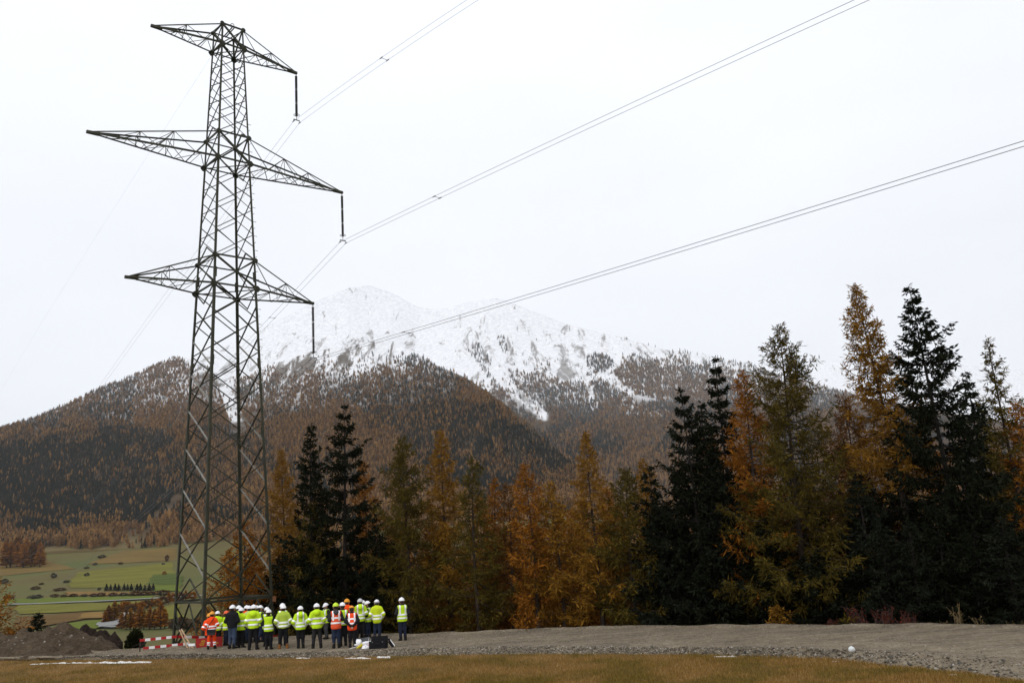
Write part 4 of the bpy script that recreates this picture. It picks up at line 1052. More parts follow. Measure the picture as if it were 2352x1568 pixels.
for k, (x, y, h, v, wf) in enumerate(_row):
    vplant(x, y, h, 'bush', v, 'bush', 'scattered single bush on the terraced meadows, ' + rank(_row, k) + ' from the left', 'scattered meadow bushes', wf)
rr = np.random.default_rng(55)
for k in range(16):
    x = 40 + 250 * (k % 8) / 7 + rr.uniform(-12, 12); y = 1048 - 26 * (k // 8) + rr.uniform(-6, 6)
    vplant(x, y, rr.uniform(120, 165), 'cone', int(rr.integers(2)), 'larch_tree', 'orange larch in the rounded grove, %s from the left in its %s row' % (ORD[k % 8], ('front', 'back')[k // 8]), 'rounded larch grove', 1.5)
for k in range(10):
    vplant(1290 + k * 28 + rr.uniform(-8, 8), 1505 + rr.uniform(-10, 8), rr.uniform(55, 85), 'bush', int(k % 2), 'bush', 'brown bush in the thicket behind the pylon foot, ' + ORD[k] + ' from the left', 'thicket behind the pylon foot', 1.4)
# ------------------------------------------------------------------ people
def surfnet(f, lo, hi, h):
    lo = np.array(lo, float); hi = np.array(hi, float)
    n = np.ceil((hi - lo) / h).astype(int) + 1
    ax = [lo[k] + np.arange(n[k]) * h for k in range(3)]
    G = np.stack(np.meshgrid(*ax, indexing='ij'), -1)
    D = f(G.reshape(-1, 3)).reshape(n); I = D < 0
    c = n - 1
    acc = np.zeros((*c, 3)); cnt = np.zeros(c)
    idx3 = np.stack(np.meshgrid(*[np.arange(k) for k in c], indexing='ij'), -1).astype(float)
    cor = [(a, b, d) for a in (0, 1) for b in (0, 1) for d in (0, 1)]
    def sub(A, o): return A[o[0]:o[0] + c[0], o[1]:o[1] + c[1], o[2]:o[2] + c[2]]
    for a in cor:
        for b in cor:
            if sum(b) - sum(a) == 1 and all(y >= x for x, y in zip(a, b)):
                Ia, Ib = sub(I, a), sub(I, b); m_ = Ia != Ib
                da, db = sub(D, a), sub(D, b); t = np.where(m_, da / (da - db + 1e-12), 0)
                p = idx3 + np.array(a, float) + (np.array(b, float) - np.array(a, float)) * t[..., None]
                acc += np.where(m_[..., None], p, 0); cnt += m_
    act = cnt > 0; vid = -np.ones(c, int); vid[act] = np.arange(act.sum())
    V = lo + acc[act] / cnt[act][:, None] * h
    F = []
    for k in range(3):
        u, v = (k + 1) % 3, (k + 2) % 3
        sl0 = [slice(None)] * 3; sl1 = [slice(None)] * 3; sl0[k] = slice(0, -1); sl1[k] = slice(1, None)
        ch = I[tuple(sl0)] != I[tuple(sl1)]
        q = np.argwhere(ch); ins = I[tuple(sl0)][ch]
        ok = (q[:, u] > 0) & (q[:, v] > 0) & (q[:, u] < n[u] - 1) & (q[:, v] < n[v] - 1); q = q[ok]; ins = ins[ok]
        eu = np.zeros(3, int); eu[u] = 1; ev = np.zeros(3, int); ev[v] = 1
        quad = np.stack([vid[tuple((q - eu - ev).T)], vid[tuple((q - ev).T)], vid[tuple(q.T)], vid[tuple((q - eu).T)]], -1)
        quad = np.where(ins[:, None], quad, quad[:, ::-1]); F.append(quad)
    return V, np.concatenate(F)
def cone(a, b, ra, rb, ys=1.0): return (np.array(a, float), np.array(b, float), ra, rb, ys)
def sdf(prims, infl=0.0, k=0.022):
    def f(P):
        s = None
        for a, b, ra, rb, ys in prims:
            sc = np.array([1, ys, 1.0]); p = P * sc; A = a * sc; B = b * sc; d = B - A
            t = np.clip(((p - A) @ d) / (d @ d + 1e-9), 0, 1)
            dist = np.linalg.norm(p - A - t[:, None] * d, axis=1) - (ra + (rb - ra) * t) - infl * (1 if ys == 1 else 1.15)
            e = np.exp(np.clip(-dist / k, -60, 60)); s = e if s is None else s + e
        return -k * np.log(s + 1e-30)
    return f
ARMS = {'down': ((.255, -.02, 1.13), (.275, .05, .88)), 'front': ((.285, -.04, 1.15), (.10, .22, 1.10)), 'pocket': ((.315, -.05, 1.14), (.215, .10, .94)),
        'behind': ((.29, -.10, 1.15), (.045, -.215, .93)), 'hold': ((.275, .03, 1.14), (.06, .24, 1.20))}
LEGS = {'stand': ((.10, .0, .50), (.105, -.02, .08), (.10, .0, .50), (.105, -.02, .08)), 'apart': ((.13, .01, .50), (.17, -.02, .08), (.12, .01, .50), (.15, -.02, .08)),
        'walk': ((.09, .18, .52), (.10, .22, .09), (.10, -.04, .50), (.11, -.24, .12)), 'easy': ((.11, .06, .50), (.15, .04, .08), (.10, .0, .50), (.09, -.03, .08))}
def bones(arms, legs, stoop):
    def st(p):                                             # stoop: bend the upper body forward above the hips
        p = np.array(p, float)
        if p[2] > 0.95:
            a = stoop * min(1, (p[2] - 0.95) / 0.45); dz = p[2] - 0.95
            y, z = p[1], dz; c, s = math.cos(a), math.sin(a)
            return np.array([p[0], y * c + z * s, 0.95 + z * c - y * s])
        return p
    B = {}
    B['torso'] = [cone(st((0, 0, 1.03)), st((0, 0, 1.30)), .142, .16, 1.38), cone(st((0, 0, 1.28)), st((0, -.01, 1.37)), .165, .15, 1.45), cone(st((-.135, -.01, 1.41)), st((.135, -.01, 1.41)), .072, .072)]
    B['pelvis'] = [cone((0, 0, .90), (0, 0, 1.03), .158, .148, 1.32)]
    B['neck'] = [cone(st((0, -.01, 1.44)), st((0, .01, 1.58)), .060, .056)]
    B['head'] = [cone(st((0, .005, 1.66)), st((0, .02, 1.69)), .092, .092), cone(st((0, .05, 1.60)), st((0, .045, 1.63)), .055, .065), cone(st((0, .118, 1.635)), st((0, .10, 1.67)), .014, .010),
                 cone(st((-.092, .0, 1.635)), st((-.092, -.005, 1.67)), .014, .018), cone(st((.092, .0, 1.635)), st((.092, -.005, 1.67)), .014, .018)]
    k1, a1, k2, a2 = LEGS[legs]
    B['leg'] = []; B['foot'] = []
    for s, kn, an in ((-1, k1, a1), (1, k2, a2)):
        kn = np.array(kn) * [s, 1, 1]; an = np.array(an) * [s, 1, 1]
        B['leg'] += [cone((s * .092, 0, .93), kn, .092, .062), cone(kn, an, .060, .043)]
        B['foot'].append([cone(an + [0, -.03, -.035], an + [s * .03, .15, -.045], .048, .036), cone(an, an + [0, -.01, .10], .045, .052)])
    e, w = ARMS[arms]
    B['arm'] = []
    for s in (-1, 1):
        sh = st((s * .185, -.01, 1.41)); el = st(np.array(e) * [s, 1, 1]); wr = st(np.array(w) * [s, 1, 1])
        B['arm'].append([cone(sh, el, .056, .046), cone(el, wr, .045, .032)])
    B['st'] = st
    return B
def hand_mesh():
    P = [cone((0, 0, 0), (0, 0, .055), .024, .030, 1.9), cone((-.018, 0, .05), (.022, 0, .055), .016, .016, 1.2)]
    for x, l in ((-.027, .060), (-.009, .075), (.009, .080), (.026, .068)):
        P += [cone((x, 0, .065), (x * 1.1, .008, .065 + l * .5), .0095, .0085), cone((x * 1.1, .008, .065 + l * .5), (x * 1.1, .03, .065 + l * .92), .0085, .007)]
    P += [cone((.022, .0, .012), (.047, .012, .04), .012, .010), cone((.047, .012, .04), (.052, .025, .068), .010, .008)]
    return surfnet(sdf(P, 0, 0.004), (-.06, -.05, -.04), (.08, .07, .17), 0.0085)
HAND_V, HAND_F = hand_mesh()
def helmet_mesh():
    def f(p):
        q = p / np.array([.128, .150, .128]); dome = (np.linalg.norm(q, axis=1) - 1) * .128
        shell = np.maximum(dome, -p[:, 2] + 0.002)
        q2 = p / np.array([.138, .172, 1.0]); q2[:, 1] -= 0.12 * (p[:, 1] > 0)
        brim = np.maximum((np.hypot(q2[:, 0], q2[:, 1]) - 1) * .14, np.abs(p[:, 2] + 0.004 + 0.10 * np.maximum(p[:, 1] - .05, 0)) - 0.011)
        rib = np.maximum(np.abs(p[:, 0]) - 0.018, np.maximum((np.linalg.norm(p / np.array([.128, .155, .137]), axis=1) - 1) * .13, -p[:, 2]))
        return np.minimum(np.minimum(shell, brim), rib)
    return surfnet(f, (-.17, -.20, -.05), (.17, .25, .16), 0.0115)
HEL_V, HEL_F = helmet_mesh()
HMAT = {'white': plain('helmet_white', (0.80, 0.79, 0.80), 0.4, 0, 0.05, 8, spec=0.4), 'amber': plain('helmet_amber', (0.72, 0.30, 0.02), 0.45, 0, 0.06, 8), 'red': plain('helmet_orange_red', (0.72, 0.10, 0.03), 0.45, 0, 0.06, 8),
        'lime': plain('helmet_lime', (0.52, 0.72, 0.03), 0.45, 0, 0.06, 8), 'grey': plain('helmet_grey', (0.50, 0.50, 0.52), 0.4, 0, 0.05, 8)}
HMESH = {}
for k_, m_ in HMAT.items():
    me = mesh_np('helmet', HEL_V, HEL_F, smooth=True); me.materials.append(m_); HMESH[k_] = me
def cloth(name, c, var=0.22): return plain(name, c, 0.85, 0, var, 7, spec=0.15, bump=0.25)
CM = {'lime': cloth('hi_vis_lime', (0.50, 0.74, 0.018), .12), 'dull_lime': cloth('hi_vis_faded_lime', (0.40, 0.52, 0.06), .12), 'yellow': cloth('hi_vis_yellow', (0.58, 0.70, 0.02), .12), 'orange': cloth('hi_vis_orange', (0.86, 0.075, 0.012), .1), 'deep_orange': cloth('hi_vis_deep_orange', (0.78, 0.10, 0.035), .1),
      'black': cloth('cloth_black', (0.010, 0.010, 0.012)), 'navy': cloth('cloth_navy', (0.014, 0.018, 0.034)), 'jeans': cloth('cloth_jeans', (0.042, 0.062, 0.105)), 'dark_jeans': cloth('cloth_dark_jeans', (0.018, 0.026, 0.052)), 'grey': cloth('cloth_grey', (0.045, 0.045, 0.048)), 'charcoal': cloth('cloth_charcoal', (0.022, 0.021, 0.022)),
      'brown': cloth('cloth_brown', (0.05, 0.03, 0.022)), 'tan_boot': cloth('boot_tan', (0.20, 0.085, 0.025)), 'boot': cloth('boot_black', (0.012, 0.011, 0.010)), 'pale': cloth('cloth_pale_lime', (0.52, 0.60, 0.20), .1)}
M['skin'] = plain('skin', (0.42, 0.22, 0.15), 0.6, 0, 0.08, 10); M['hair'] = plain('hair_dark', (0.03, 0.02, 0.014), 0.7, 0, 0.3, 30)
M['tape'] = plain('silver_reflective_tape', (0.97, 0.975, 0.98), 0.35, 0.15, 0.01, 30, spec=0.8)
def slice_mesh(V, F, planes, push, name, keep=None):
    bm = bmesh.new(); vs_ = [bm.verts.new(v) for v in V]
    for f in F:
        try: bm.faces.new([vs_[i] for i in f])
        except ValueError: pass
    for co, no in planes:                                  # keep the side the normal points away from
        bmesh.ops.bisect_plane(bm, geom=bm.verts[:] + bm.edges[:] + bm.faces[:], plane_co=co, plane_no=no, clear_outer=True)
    if keep is not None:
        bmesh.ops.delete(bm, geom=[f for f in bm.faces if not keep(f.calc_center_median())], context='FACES')
    bm.normal_update()
    if not bm.faces: bm.free(); return None
    for v in bm.verts: v.co += v.normal * push
    r = bmesh.ops.extrude_face_region(bm, geom=bm.faces[:])
    bm.normal_update()
    for v in [e for e in r['geom'] if isinstance(e, bmesh.types.BMVert)]: v.co += v.normal * 0.004
    me = bpy.data.meshes.new(name); bm.to_mesh(me); bm.free()
    me.polygons.foreach_set("use_smooth", [True] * len(me.polygons)); return me
def person(sx, sy, hgt, face, label, top='jacket', col='lime', under='black', legcol='black', helm='white', arms='front', legs='stand', stripes='', hood=None, stoop=0.0, boots='boot', hem=0.80, bulk=0.030, headdown=0.0, headturn=0.0, eyes=False, z=0.0, gp=None):
    """feet at source pixel (sx,sy) of the 4096 px photograph; face 0 = looking away from the camera, + = turned left"""
    p = onz(sx * K4, sy * K4, z); gz = gravel_z(p[0], p[1]) if p[1] < yfar(p[0]) else float(ground_z(p[0], p[1]))
    sc = hgt / 1.83
    toward = math.atan2(-p[0], p[1])                       # 0 = along the line of sight
    root = empty('person', (p[0], p[1], gz - 0.004), toward + math.radians(face)); root.scale = (sc, sc, sc)
    tag(root, label, 'person', gp)
    B = bones(arms, legs, stoop); st = B['st']
    allp = B['torso'] + B['pelvis'] + B['neck'] + B['head'] + B['leg'] + sum(B['foot'], []) + sum(B['arm'], [])
    lo, hi = (-.46, -.42, -.03), (.46, .72, 1.86)
    V, F = surfnet(sdf(allp), lo, hi, 0.027)
    n_face = len(F)
    for s, arm in zip((-1, 1), B['arm']):                   # hands with five fingers
        el, wr = arm[1][0], arm[1][1]; d = Vector(wr - el).normalized()
        inward = Vector((-s, 0.15, 0)) if arms == 'down' else Vector((0, -1, -0.3)) if arms == 'behind' else Vector((-s * .6, .3, -.3))
        yv = (inward - d * inward.dot(d)).normalized(); xv = yv.cross(d)
        R = np.array([xv, yv, d]).T
        hv = HAND_V.copy(); 
        if s < 0: hv = hv * [-1, 1, 1]
        F = np.concatenate([F, (HAND_F if s > 0 else HAND_F[:, ::-1]) + len(V)]); V = np.concatenate([V, hv @ R.T + wr])
    body = link('body', mesh_np('body', V, F, smooth=True), M['skin'], root)
    # trousers, boots
    V, F = surfnet(lambda q: np.maximum(np.maximum(sdf(B['pelvis'] + B['leg'], 0.016 + 0.004)(q) + 0.018 * (fbm(q[:, 0] * 8 + sx * .31, q[:, 2] * 10 + q[:, 1] * 6, 3, 45) - 0.45), q[:, 2] - 1.02), 0.075 - q[:, 2]), (-.34, -.40, .04), (.34, .42, 1.06), 0.025)
    tr = link('trousers', mesh_np('trousers', V, F, smooth=True), CM[legcol], root)
    if 'L' in stripes:
        for zz in (0.20, 0.31):
            me = slice_mesh(V, F, [((0, 0, zz + .034), (0, 0, 1)), ((0, 0, zz - .034), (0, 0, -1))], 0.006, 'reflective_stripe')
            if me: link('reflective_stripe', me, M['tape'], tr)
    for ft in B['foot']:
        c = ft[0][0]; V, F = surfnet(lambda q: np.maximum(sdf(ft, 0.012)(q), 0.004 - q[:, 2]), c + [-.14, -.14, -.1], c + [.17, .30, .24], 0.025)
        link('boot', mesh_np('boot', V, F, smooth=True), CM[boots], root)
    # upper clothing
    sleeves = sum(B['arm'], [])
    def folds(q): return 0.020 * (fbm(q[:, 0] * 7 + q[:, 1] * 5 + sx * .37, q[:, 2] * 12 - q[:, 1] * 4, 3, 44) - 0.45)
    def hemcut(f, hm): return lambda q: np.maximum(np.maximum(f(q) + folds(q), hm + 0.05 * np.abs(q[:, 0]) - q[:, 2]), np.where(np.abs(q[:, 0]) < .13, q[:, 2] - 1.62, -1))
    wrist = [a[1][1] for a in B['arm']]
    tor = B['torso'] + B['pelvis'] + [cone(st((0, -.01, 1.42)), st((0, 0, 1.49)), .075, .07)]
    skirt = [cone((0, 0, .86), st((0, 0, 1.08)), .165, .15, 1.25)]
    if top == 'jacket':
        extra = []
        if hood: extra = [cone(st((-.07, -.10, 1.47)), st((.07, -.10, 1.47)), .062, .062), cone(st((0, -.13, 1.42)), st((0, -.10, 1.48)), .07, .06)]
        f = hemcut(sdf(tor + skirt + sleeves + extra, bulk), hem)
        V, F = surfnet(f, (-.48, -.42, .70), (.48, .50, 1.68), 0.0235)
        g_ = link('jacket', mesh_np('jacket', V, F, smooth=True), CM[col], root)
    else:
        f = hemcut(sdf(tor + skirt + sleeves, 0.020), hem + 0.08)
        V, F = surfnet(f, (-.48, -.42, .70), (.48, .50, 1.68), 0.022)
        link('jacket', mesh_np('jacket', V, F, smooth=True), CM[under], root)
        f2 = hemcut(sdf(B['torso'] + B['pelvis'] + skirt, 0.040), hem)
        V, F = surfnet(lambda q: np.maximum(f2(q), np.maximum(np.abs(q[:, 0]) - 0.215, q[:, 2] - (st((0, 0, 1.5))[2]))), (-.34, -.42, .70), (.34, .50, 1.62), 0.020)
        g_ = link('vest', mesh_np('vest', V, F, smooth=True), CM[col], root)
        if hood:
            hv, hf = surfnet(sdf([cone(st((-.06, -.12, 1.46)), st((.06, -.12, 1.46)), .06, .06), cone(st((0, -.15, 1.40)), st((0, -.11, 1.47)), .065, .06)], 0.0), (-.2, -.35, 1.2), (.2, .35, 1.62), 0.02)
            link('hood', mesh_np('hood', hv, hf, smooth=True), CM[hood], root)
    up = st((0, 0, 1.6)) - st((0, 0, 1.2)); up = Vector(up).normalized()
    def band(zc, w, tilt=True):
        c = Vector(st((0, 0, zc))); n_ = up if zc > 1.0 else Vector((0, 0, 1))
        return slice_mesh(V, F, [(c + n_ * w / 2, n_), (c - n_ * w / 2, -n_)], 0.005, 'reflective_stripe', keep=(lambda q: abs(q.x) < 0.235) )
    zb = [1.10, 0.955] if 'W' in stripes else [0.955] if 'w' in stripes else []
    if 'C' in stripes: zb = [1.22, 1.02]
    for zz in zb:
        me = band(zz, 0.072)
        if me: link('reflective_stripe', me, M['tape'], g_)
    if 'S' in stripes:                                       # braces over the shoulders
        for s in (-1, 1):
            xo, xi = s * 0.152, s * 0.088
            a_, b_ = max(xo, xi), min(xo, xi)
            me = slice_mesh(V, F, [((a_, 0, 0), (1, 0, 0)), ((b_, 0, 0), (-1, 0, 0)), (st((0, 0, 1.12)), (0, 0, -1))], 0.006, 'reflective_stripe')
            if me: link('reflective_stripe', me, M['tape'], g_)
    if 'A' in stripes and top == 'jacket':                   # sleeve bands
        for arm in B['arm']:
            el, wr = Vector(arm[1][0]), Vector(arm[1][1]); sh = Vector(arm[0][0])
            for a_, b_, t in ((sh, el, 0.80), (el, wr, 0.42)):
                d = (b_ - a_).normalized(); c = a_ + (b_ - a_) * t
                me = slice_mesh(V, F, [(c + d * .034, d), (c - d * .034, -d)], 0.005, 'reflective_stripe', keep=(lambda q, c=c: (q - c).length < 0.125 and abs(q.x) > 0.15 * (abs(c.x) > 0.2)))
                if me: link('reflective_stripe', me, M['tape'], g_)
    # head: hair, helmet
    hd = st((0, .01, 1.67)); R = Matrix.Rotation(math.radians(headturn), 4, 'Z') @ Matrix.Rotation(-(stoop * 0.9 + headdown), 4, 'X')
    hv, hf = surfnet(lambda q: np.maximum(np.maximum(sdf([cone((0, -.012, -.03), (0, .0, .02), .098, .098)], 0)(q), q[:, 1] - 0.035), q[:, 2] - 0.05), (-.14, -.16, -.16), (.14, .14, .14), 0.02)
    ho = link('hair', mesh_np('hair', hv, hf, smooth=True), M['hair'], root, loc=tuple(hd)); ho.rotation_euler = R.to_euler()
    he = link('helmet', HMESH[helm], parent=root, loc=tuple(hd + np.array(R.to_3x3() @ Vector((0, 0, .030))))); he.rotation_euler = R.to_euler()
    if eyes:
        for s in (-1, 1):
            mb = MB(); mb.lathe([(0.002, -.012), (0.011, -.006), (0.012, .004), (0.004, .012)], n=6)
            eo = mb.build('eye', CM['black'], root, loc=tuple(hd + np.array(R.to_3x3() @ Vector((s * .034, .088, -.005)))))
    return root
PEOPLE = [
 (837, 2578, 1.78, 10, 'person in orange jacket and amber helmet behind the one with the shoulder bag', dict(col='orange', legcol='black', helm='amber', arms='front', stripes='A')),
 (847, 2592, 1.60, -8, 'shorter person in orange jacket and orange trousers carrying a dark shoulder bag', dict(col='orange', legcol='orange', helm='amber', arms='front', legs='apart', stripes='AWL', hem=.88, bulk=.03)),
 (869, 2581, 1.54, -12, 'person in lime jacket and white helmet right of the orange pair', dict(col='lime', legcol='black', stripes='AW', arms='hold')),
 (904, 2579, 1.52, -62, 'person in orange-red helmet and lime vest over black sleeves', dict(top='vest', col='lime', under='black', legcol='navy', helm='red', stripes='w', arms='front', eyes=True)),
 (929, 2593, 1.84, -28, 'tall person in plain black jacket and blue jeans with white helmet', dict(col='black', legcol='jeans', arms='front', bulk=.038, hem=.86, legs='easy')),
 (954, 2580, 1.74, -35, 'white helmeted person half hidden behind the black jacket', dict(col='lime', legcol='black', stripes='AW', arms='hold')),
 (964, 2587, 1.72, -30, 'person in lime jacket with banded sleeves right of the black jacket', dict(col='lime', legcol='black', stripes='AC', arms='hold')),
 (986, 2570, 1.68, -15, 'white helmeted person in orange, mostly hidden in the thick of the group', dict(col='orange', legcol='navy', stripes='W', arms='hold')),
 (996, 2570, 1.66, 5, 'person in pale lime coat and jeans left of the broad hooded jacket', dict(col='pale', legcol='dark_jeans', stripes='AW', arms='pocket', hem=.72)),
 (1014, 2594, 1.86, -14, 'broad person in lime hooded jacket with two wide waist bands, black trousers', dict(col='lime', legcol='black', stripes='AC', hood='lime', arms='front', bulk=.042, hem=.86, legs='apart')),
 (1027, 2566, 1.62, -20, 'white helmeted person peeking out right of the broad hooded jacket', dict(col='lime', legcol='dark_jeans', stripes='W', arms='hold')),
 (1041, 2568, 1.64, -55, 'person in lime vest over dark jacket striding to the right in jeans', dict(top='vest', col='lime', under='charcoal', legcol='dark_jeans', stripes='Sw', arms='hold', legs='walk', headdown=.2, eyes=True)),
 (1068, 2582, 1.66, 12, 'person hidden behind the stout lime vest, only helmet and shoulder showing', dict(top='vest', col='lime', under='black', legcol='black', stripes='SW', arms='hold')),
 (1075, 2592, 1.66, -14, 'stout person in lime vest with two low bands over a black jacket', dict(top='vest', col='lime', under='black', legcol='black', stripes='W', arms='front', hem=.82, bulk=.036)),
 (1131, 2580, 1.78, 4, 'person mostly hidden behind the faded lime fleece, white shoulder straps showing', dict(top='vest', col='lime', under='black', legcol='black', stripes='SW', arms='hold')),
 (1134, 2591, 1.80, 0, 'person in faded lime fleece, black trousers and tan boots', dict(col='dull_lime', legcol='black', stripes='AW', arms='pocket', boots='tan_boot', legs='apart', bulk=.034, hem=.86)),
 (1203, 2588, 1.72, 3, 'person in lime hooded jacket with white braces standing apart in the gap', dict(col='lime', legcol='black', stripes='SWA', hood='lime', arms='pocket', hem=.80, bulk=.034)),
 (1269, 2590, 1.80, 0, 'person in lime hooded jacket and navy neck warmer, dark grey trousers', dict(col='lime', legcol='charcoal', stripes='AC', hood='lime', arms='pocket', legs='apart', hem=.80, bulk=.034)),
 (1306, 2554, 1.57, 118, 'person turned to the left in lime vest over grey jacket and grey trousers', dict(top='vest', col='lime', under='charcoal', legcol='grey', stripes='SW', arms='front', headdown=.25, eyes=True, legs='easy')),
 (1346, 2590, 1.79, 3, 'person in orange vest with lime helmet, grey hood and blue jeans', dict(top='vest', col='deep_orange', under='charcoal', legcol='dark_jeans', helm='lime', stripes='SC', hood='grey', arms='front', hem=.76)),
 (1373, 2580, 1.76, 6, 'person in lime vest over a dark coat between the two orange vests', dict(top='vest', col='lime', under='brown', legcol='black', stripes='SW', arms='front', hem=.86)),
 (1391, 2562, 1.78, -12, 'person in plain orange jacket and amber helmet behind the orange vests', dict(col='orange', legcol='black', helm='amber', stripes='A', arms='hold')),
 (1410, 2588, 1.64, 0, 'person in long orange vest with hands clasped behind the back', dict(top='vest', col='orange', under='black', legcol='black', helm='amber', stripes='SC', arms='behind', stoop=.16, headdown=.25, hem=.74)),
 (1444, 2556, 1.74, 0, 'person in lime jacket and grey helmet with a dark hood, left of the coats', dict(col='lime', legcol='black', helm='grey', stripes='SWA', hood='lime', arms='front', legs='apart', hem=.80)),
 (1455, 2549, 1.62, -20, 'person hidden behind the grey helmet, only a white helmet edge showing', dict(col='lime', legcol='black', arms='hold')),
 (1474, 2551, 1.60, 75, 'person facing left in lime vest over black sleeves and jeans', dict(top='vest', col='lime', under='black', legcol='dark_jeans', stripes='Sw', arms='front', headdown=.3, eyes=True, legs='easy')),
 (1511, 2556, 1.68, -6, 'person in long yellow coat with black strap round the white helmet', dict(col='yellow', legcol='dark_jeans', stripes='AW', arms='pocket', hem=.74, legs='easy')),
 (1612, 2560, 1.76, 14, 'person standing alone at the right in lime vest over grey jacket', dict(top='vest', col='lime', under='charcoal', legcol='navy', stripes='SW', arms='front', hem=.80)),
]
PR = []
for a in PEOPLE: PR.append(person(*a[:5], gp='people in hi-vis watching the pylon', **a[5]))
# black strap on the coat wearer's helmet; navy neck warmer
he = [c for c in PR[26].children if c.name.startswith('helmet')][0]
mb = MB(); mb.tube([(0.131 * math.cos(t), 0.153 * math.sin(t), 0.022) for t in np.linspace(0, 6.283, 25)], 0.013, 5, cap=False); mb.build('helmet_strap', CM['black'], he)
for k_, cc in ((17, 'navy'), (23, 'black')):
    mb = MB(); mb.lathe([(0.075, 1.46), (0.092, 1.50), (0.088, 1.58), (0.07, 1.60)], n=12); mb.build('neck_warmer', CM[cc], PR[k_], smooth=True)
# dark shoulder bag of the short person in orange
b0 = PR[1]
bag = empty('shoulder_bag', b0.location, b0.rotation_euler[2]); bag.scale = b0.scale
tag(bag, 'dark grey shoulder bag hanging at the back of the person in orange trousers', 'bag')
mb = MB(); P = [(-.20, -.235, .70), (.20, -.235, .70), (.22, -.215, .95), (-.19, -.215, .98)]
Q = [(x * .96, y - .11, z - .01) for x, y, z in P]
mb.add(P + Q, [(0, 1, 2, 3), (7, 6, 5, 4), (0, 4, 5, 1), (1, 5, 6, 2), (2, 6, 7, 3), (3, 7, 4, 0)]); mb.build('bag_body', CM['grey'], bag)
mb = MB(); P = [(-.205, -.33, .99), (.215, -.33, .96), (.215, -.345, .80), (-.205, -.345, .82)]; mb.add(P + [(x, y - .012, z) for x, y, z in P], [(3, 2, 1, 0), (4, 5, 6, 7), (0, 1, 5, 4), (1, 2, 6, 5), (2, 3, 7, 6), (3, 0, 4, 7)]); mb.build('flap', CM['charcoal'], bag)
mb = MB(); mb.tube([(-.18, -.25, .97), (-.12, -.235, 1.15), (.02, -.215, 1.35), (.10, -.12, 1.49), (.15, .0, 1.515), (.16, .10, 1.44), (.12, .175, 1.28)], 0.018, 6); mb.build('strap', CM['black'], bag)
# ------------------------------------------------------------------ work site on the left: mounds, bush, boards, sign
def rock_mesh(seed, n=0):
    r = np.random.default_rng(seed); bm = bmesh.new(); bmesh.ops.create_icosphere(bm, subdivisions=1, radius=1.0)
    for v in bm.verts:
        v.co *= r.uniform(0.72, 1.12); v.co.z *= 0.7
    me = bpy.data.meshes.new('stone'); bm.to_mesh(me); bm.free(); return me
M['stone'] = plain('stone_grey', (0.16, 0.14, 0.11), 0.9, 0, 0.35, 2.0, bump=0.4)
M['stone_pale'] = plain('stone_pale', (0.25, 0.225, 0.185), 0.9, 0, 0.3, 2.0, bump=0.4)
M['stone_dark'] = plain('stone_dark', (0.075, 0.067, 0.056), 0.9, 0, 0.3, 2.0, bump=0.4)
ROCKS = []
for k in range(9):
    me = rock_mesh(60 + k); me.materials.append((M['stone'], M['stone_dark'], M['stone_pale'])[k % 3]); ROCKS.append(me)
m = NT('dug_earth'); p = m.pos(); a = m.noise(p, 1.2, 5, 0.7); b = m.noise(p, 9, 5, 0.75)
M['earth'] = m.bsdf(m.ramp(m.math('ADD', m.math('MULTIPLY', a, 0.5), m.math('MULTIPLY', b, 0.5)), [(0.33, (0.022, 0.016, 0.010)), (0.5, (0.062, 0.044, 0.028)), (0.66, (0.12, 0.088, 0.058))]), 0.97, 0, 0.1, bump=b, bstr=1.0, bdist=0.08)
m = NT('wet_dark_earth'); p = m.pos(); b = m.noise(p, 6, 5, 0.75)
M['earth_dark'] = m.bsdf(m.ramp(b, [(0.35, (0.008, 0.006, 0.005)), (0.65, (0.035, 0.023, 0.016))]), 0.97, 0, 0.1, bump=b, bstr=1.0, bdist=0.06)
def mound(name, crest, Y0, front, back, mat, label, seed, rough=0.16, base=0.0):
    def base_y(px): return float(ytoe(at(px, 1490, Y0)[0]))
    C = np.array([at(x, y, base_y(x) + Y0 - 40.0) for x, y in crest]); X = np.linspace(C[0, 0], C[-1, 0], 110)
    hz = np.interp(X, C[:, 0], C[:, 2]); T = np.linspace(-1, 1, 60); V = []
    for t in T:
        yy = ytoe(X) + Y0 - 40.0 + (front * t if t < 0 else back * t)
        prof = (1 - abs(t)) ** 0.85
        nz = (fbm(X * 1.6, yy * 1.6, 5, seed) - 0.47) * rough * 3 * min(1, 3 * (1 - abs(t))) + (fbm(X * 7, yy * 7, 3, seed + 3) - 0.44) * rough
        g0 = np.array([gravel_z(x, y_) if y_ < yfar(x) else float(ground_z(x, y_)) for x, y_ in zip(X, yy)]) - 0.12
        z = g0 + np.maximum(hz - g0, 0.02) * prof + nz
        z = np.where(np.minimum(X - X[0], X[-1] - X) < 0.12, g0 - 0.1, z)
        V.append(np.stack([X, yy + (vnoise(X * 1.2, 0 * X + t * 3, seed) - .5) * 0.4, z], -1))
    V = np.array(V); n, mm = V.shape[:2]; i = np.arange(n * mm).reshape(n, mm)
    F = np.stack([i[:-1, :-1], i[:-1, 1:], i[1:, 1:], i[1:, :-1]], -1).reshape(-1, 4)
    o = link(name, mesh_np(name, V.reshape(-1, 3), F, smooth=True), mat); tag(o, label, 'mound'); return o, V
md, MV = mound('earth_mound', [(-160, 1470), (-60, 1462), (0, 1457), (60, 1448), (110, 1441), (143, 1435), (165, 1441), (200, 1458), (231, 1469), (262, 1494), (285, 1499)], 42.9, 3.0, 2.2, M['earth'], 'heap of brown dug earth and stones at the left', 901, 0.20)
r = np.random.default_rng(31)
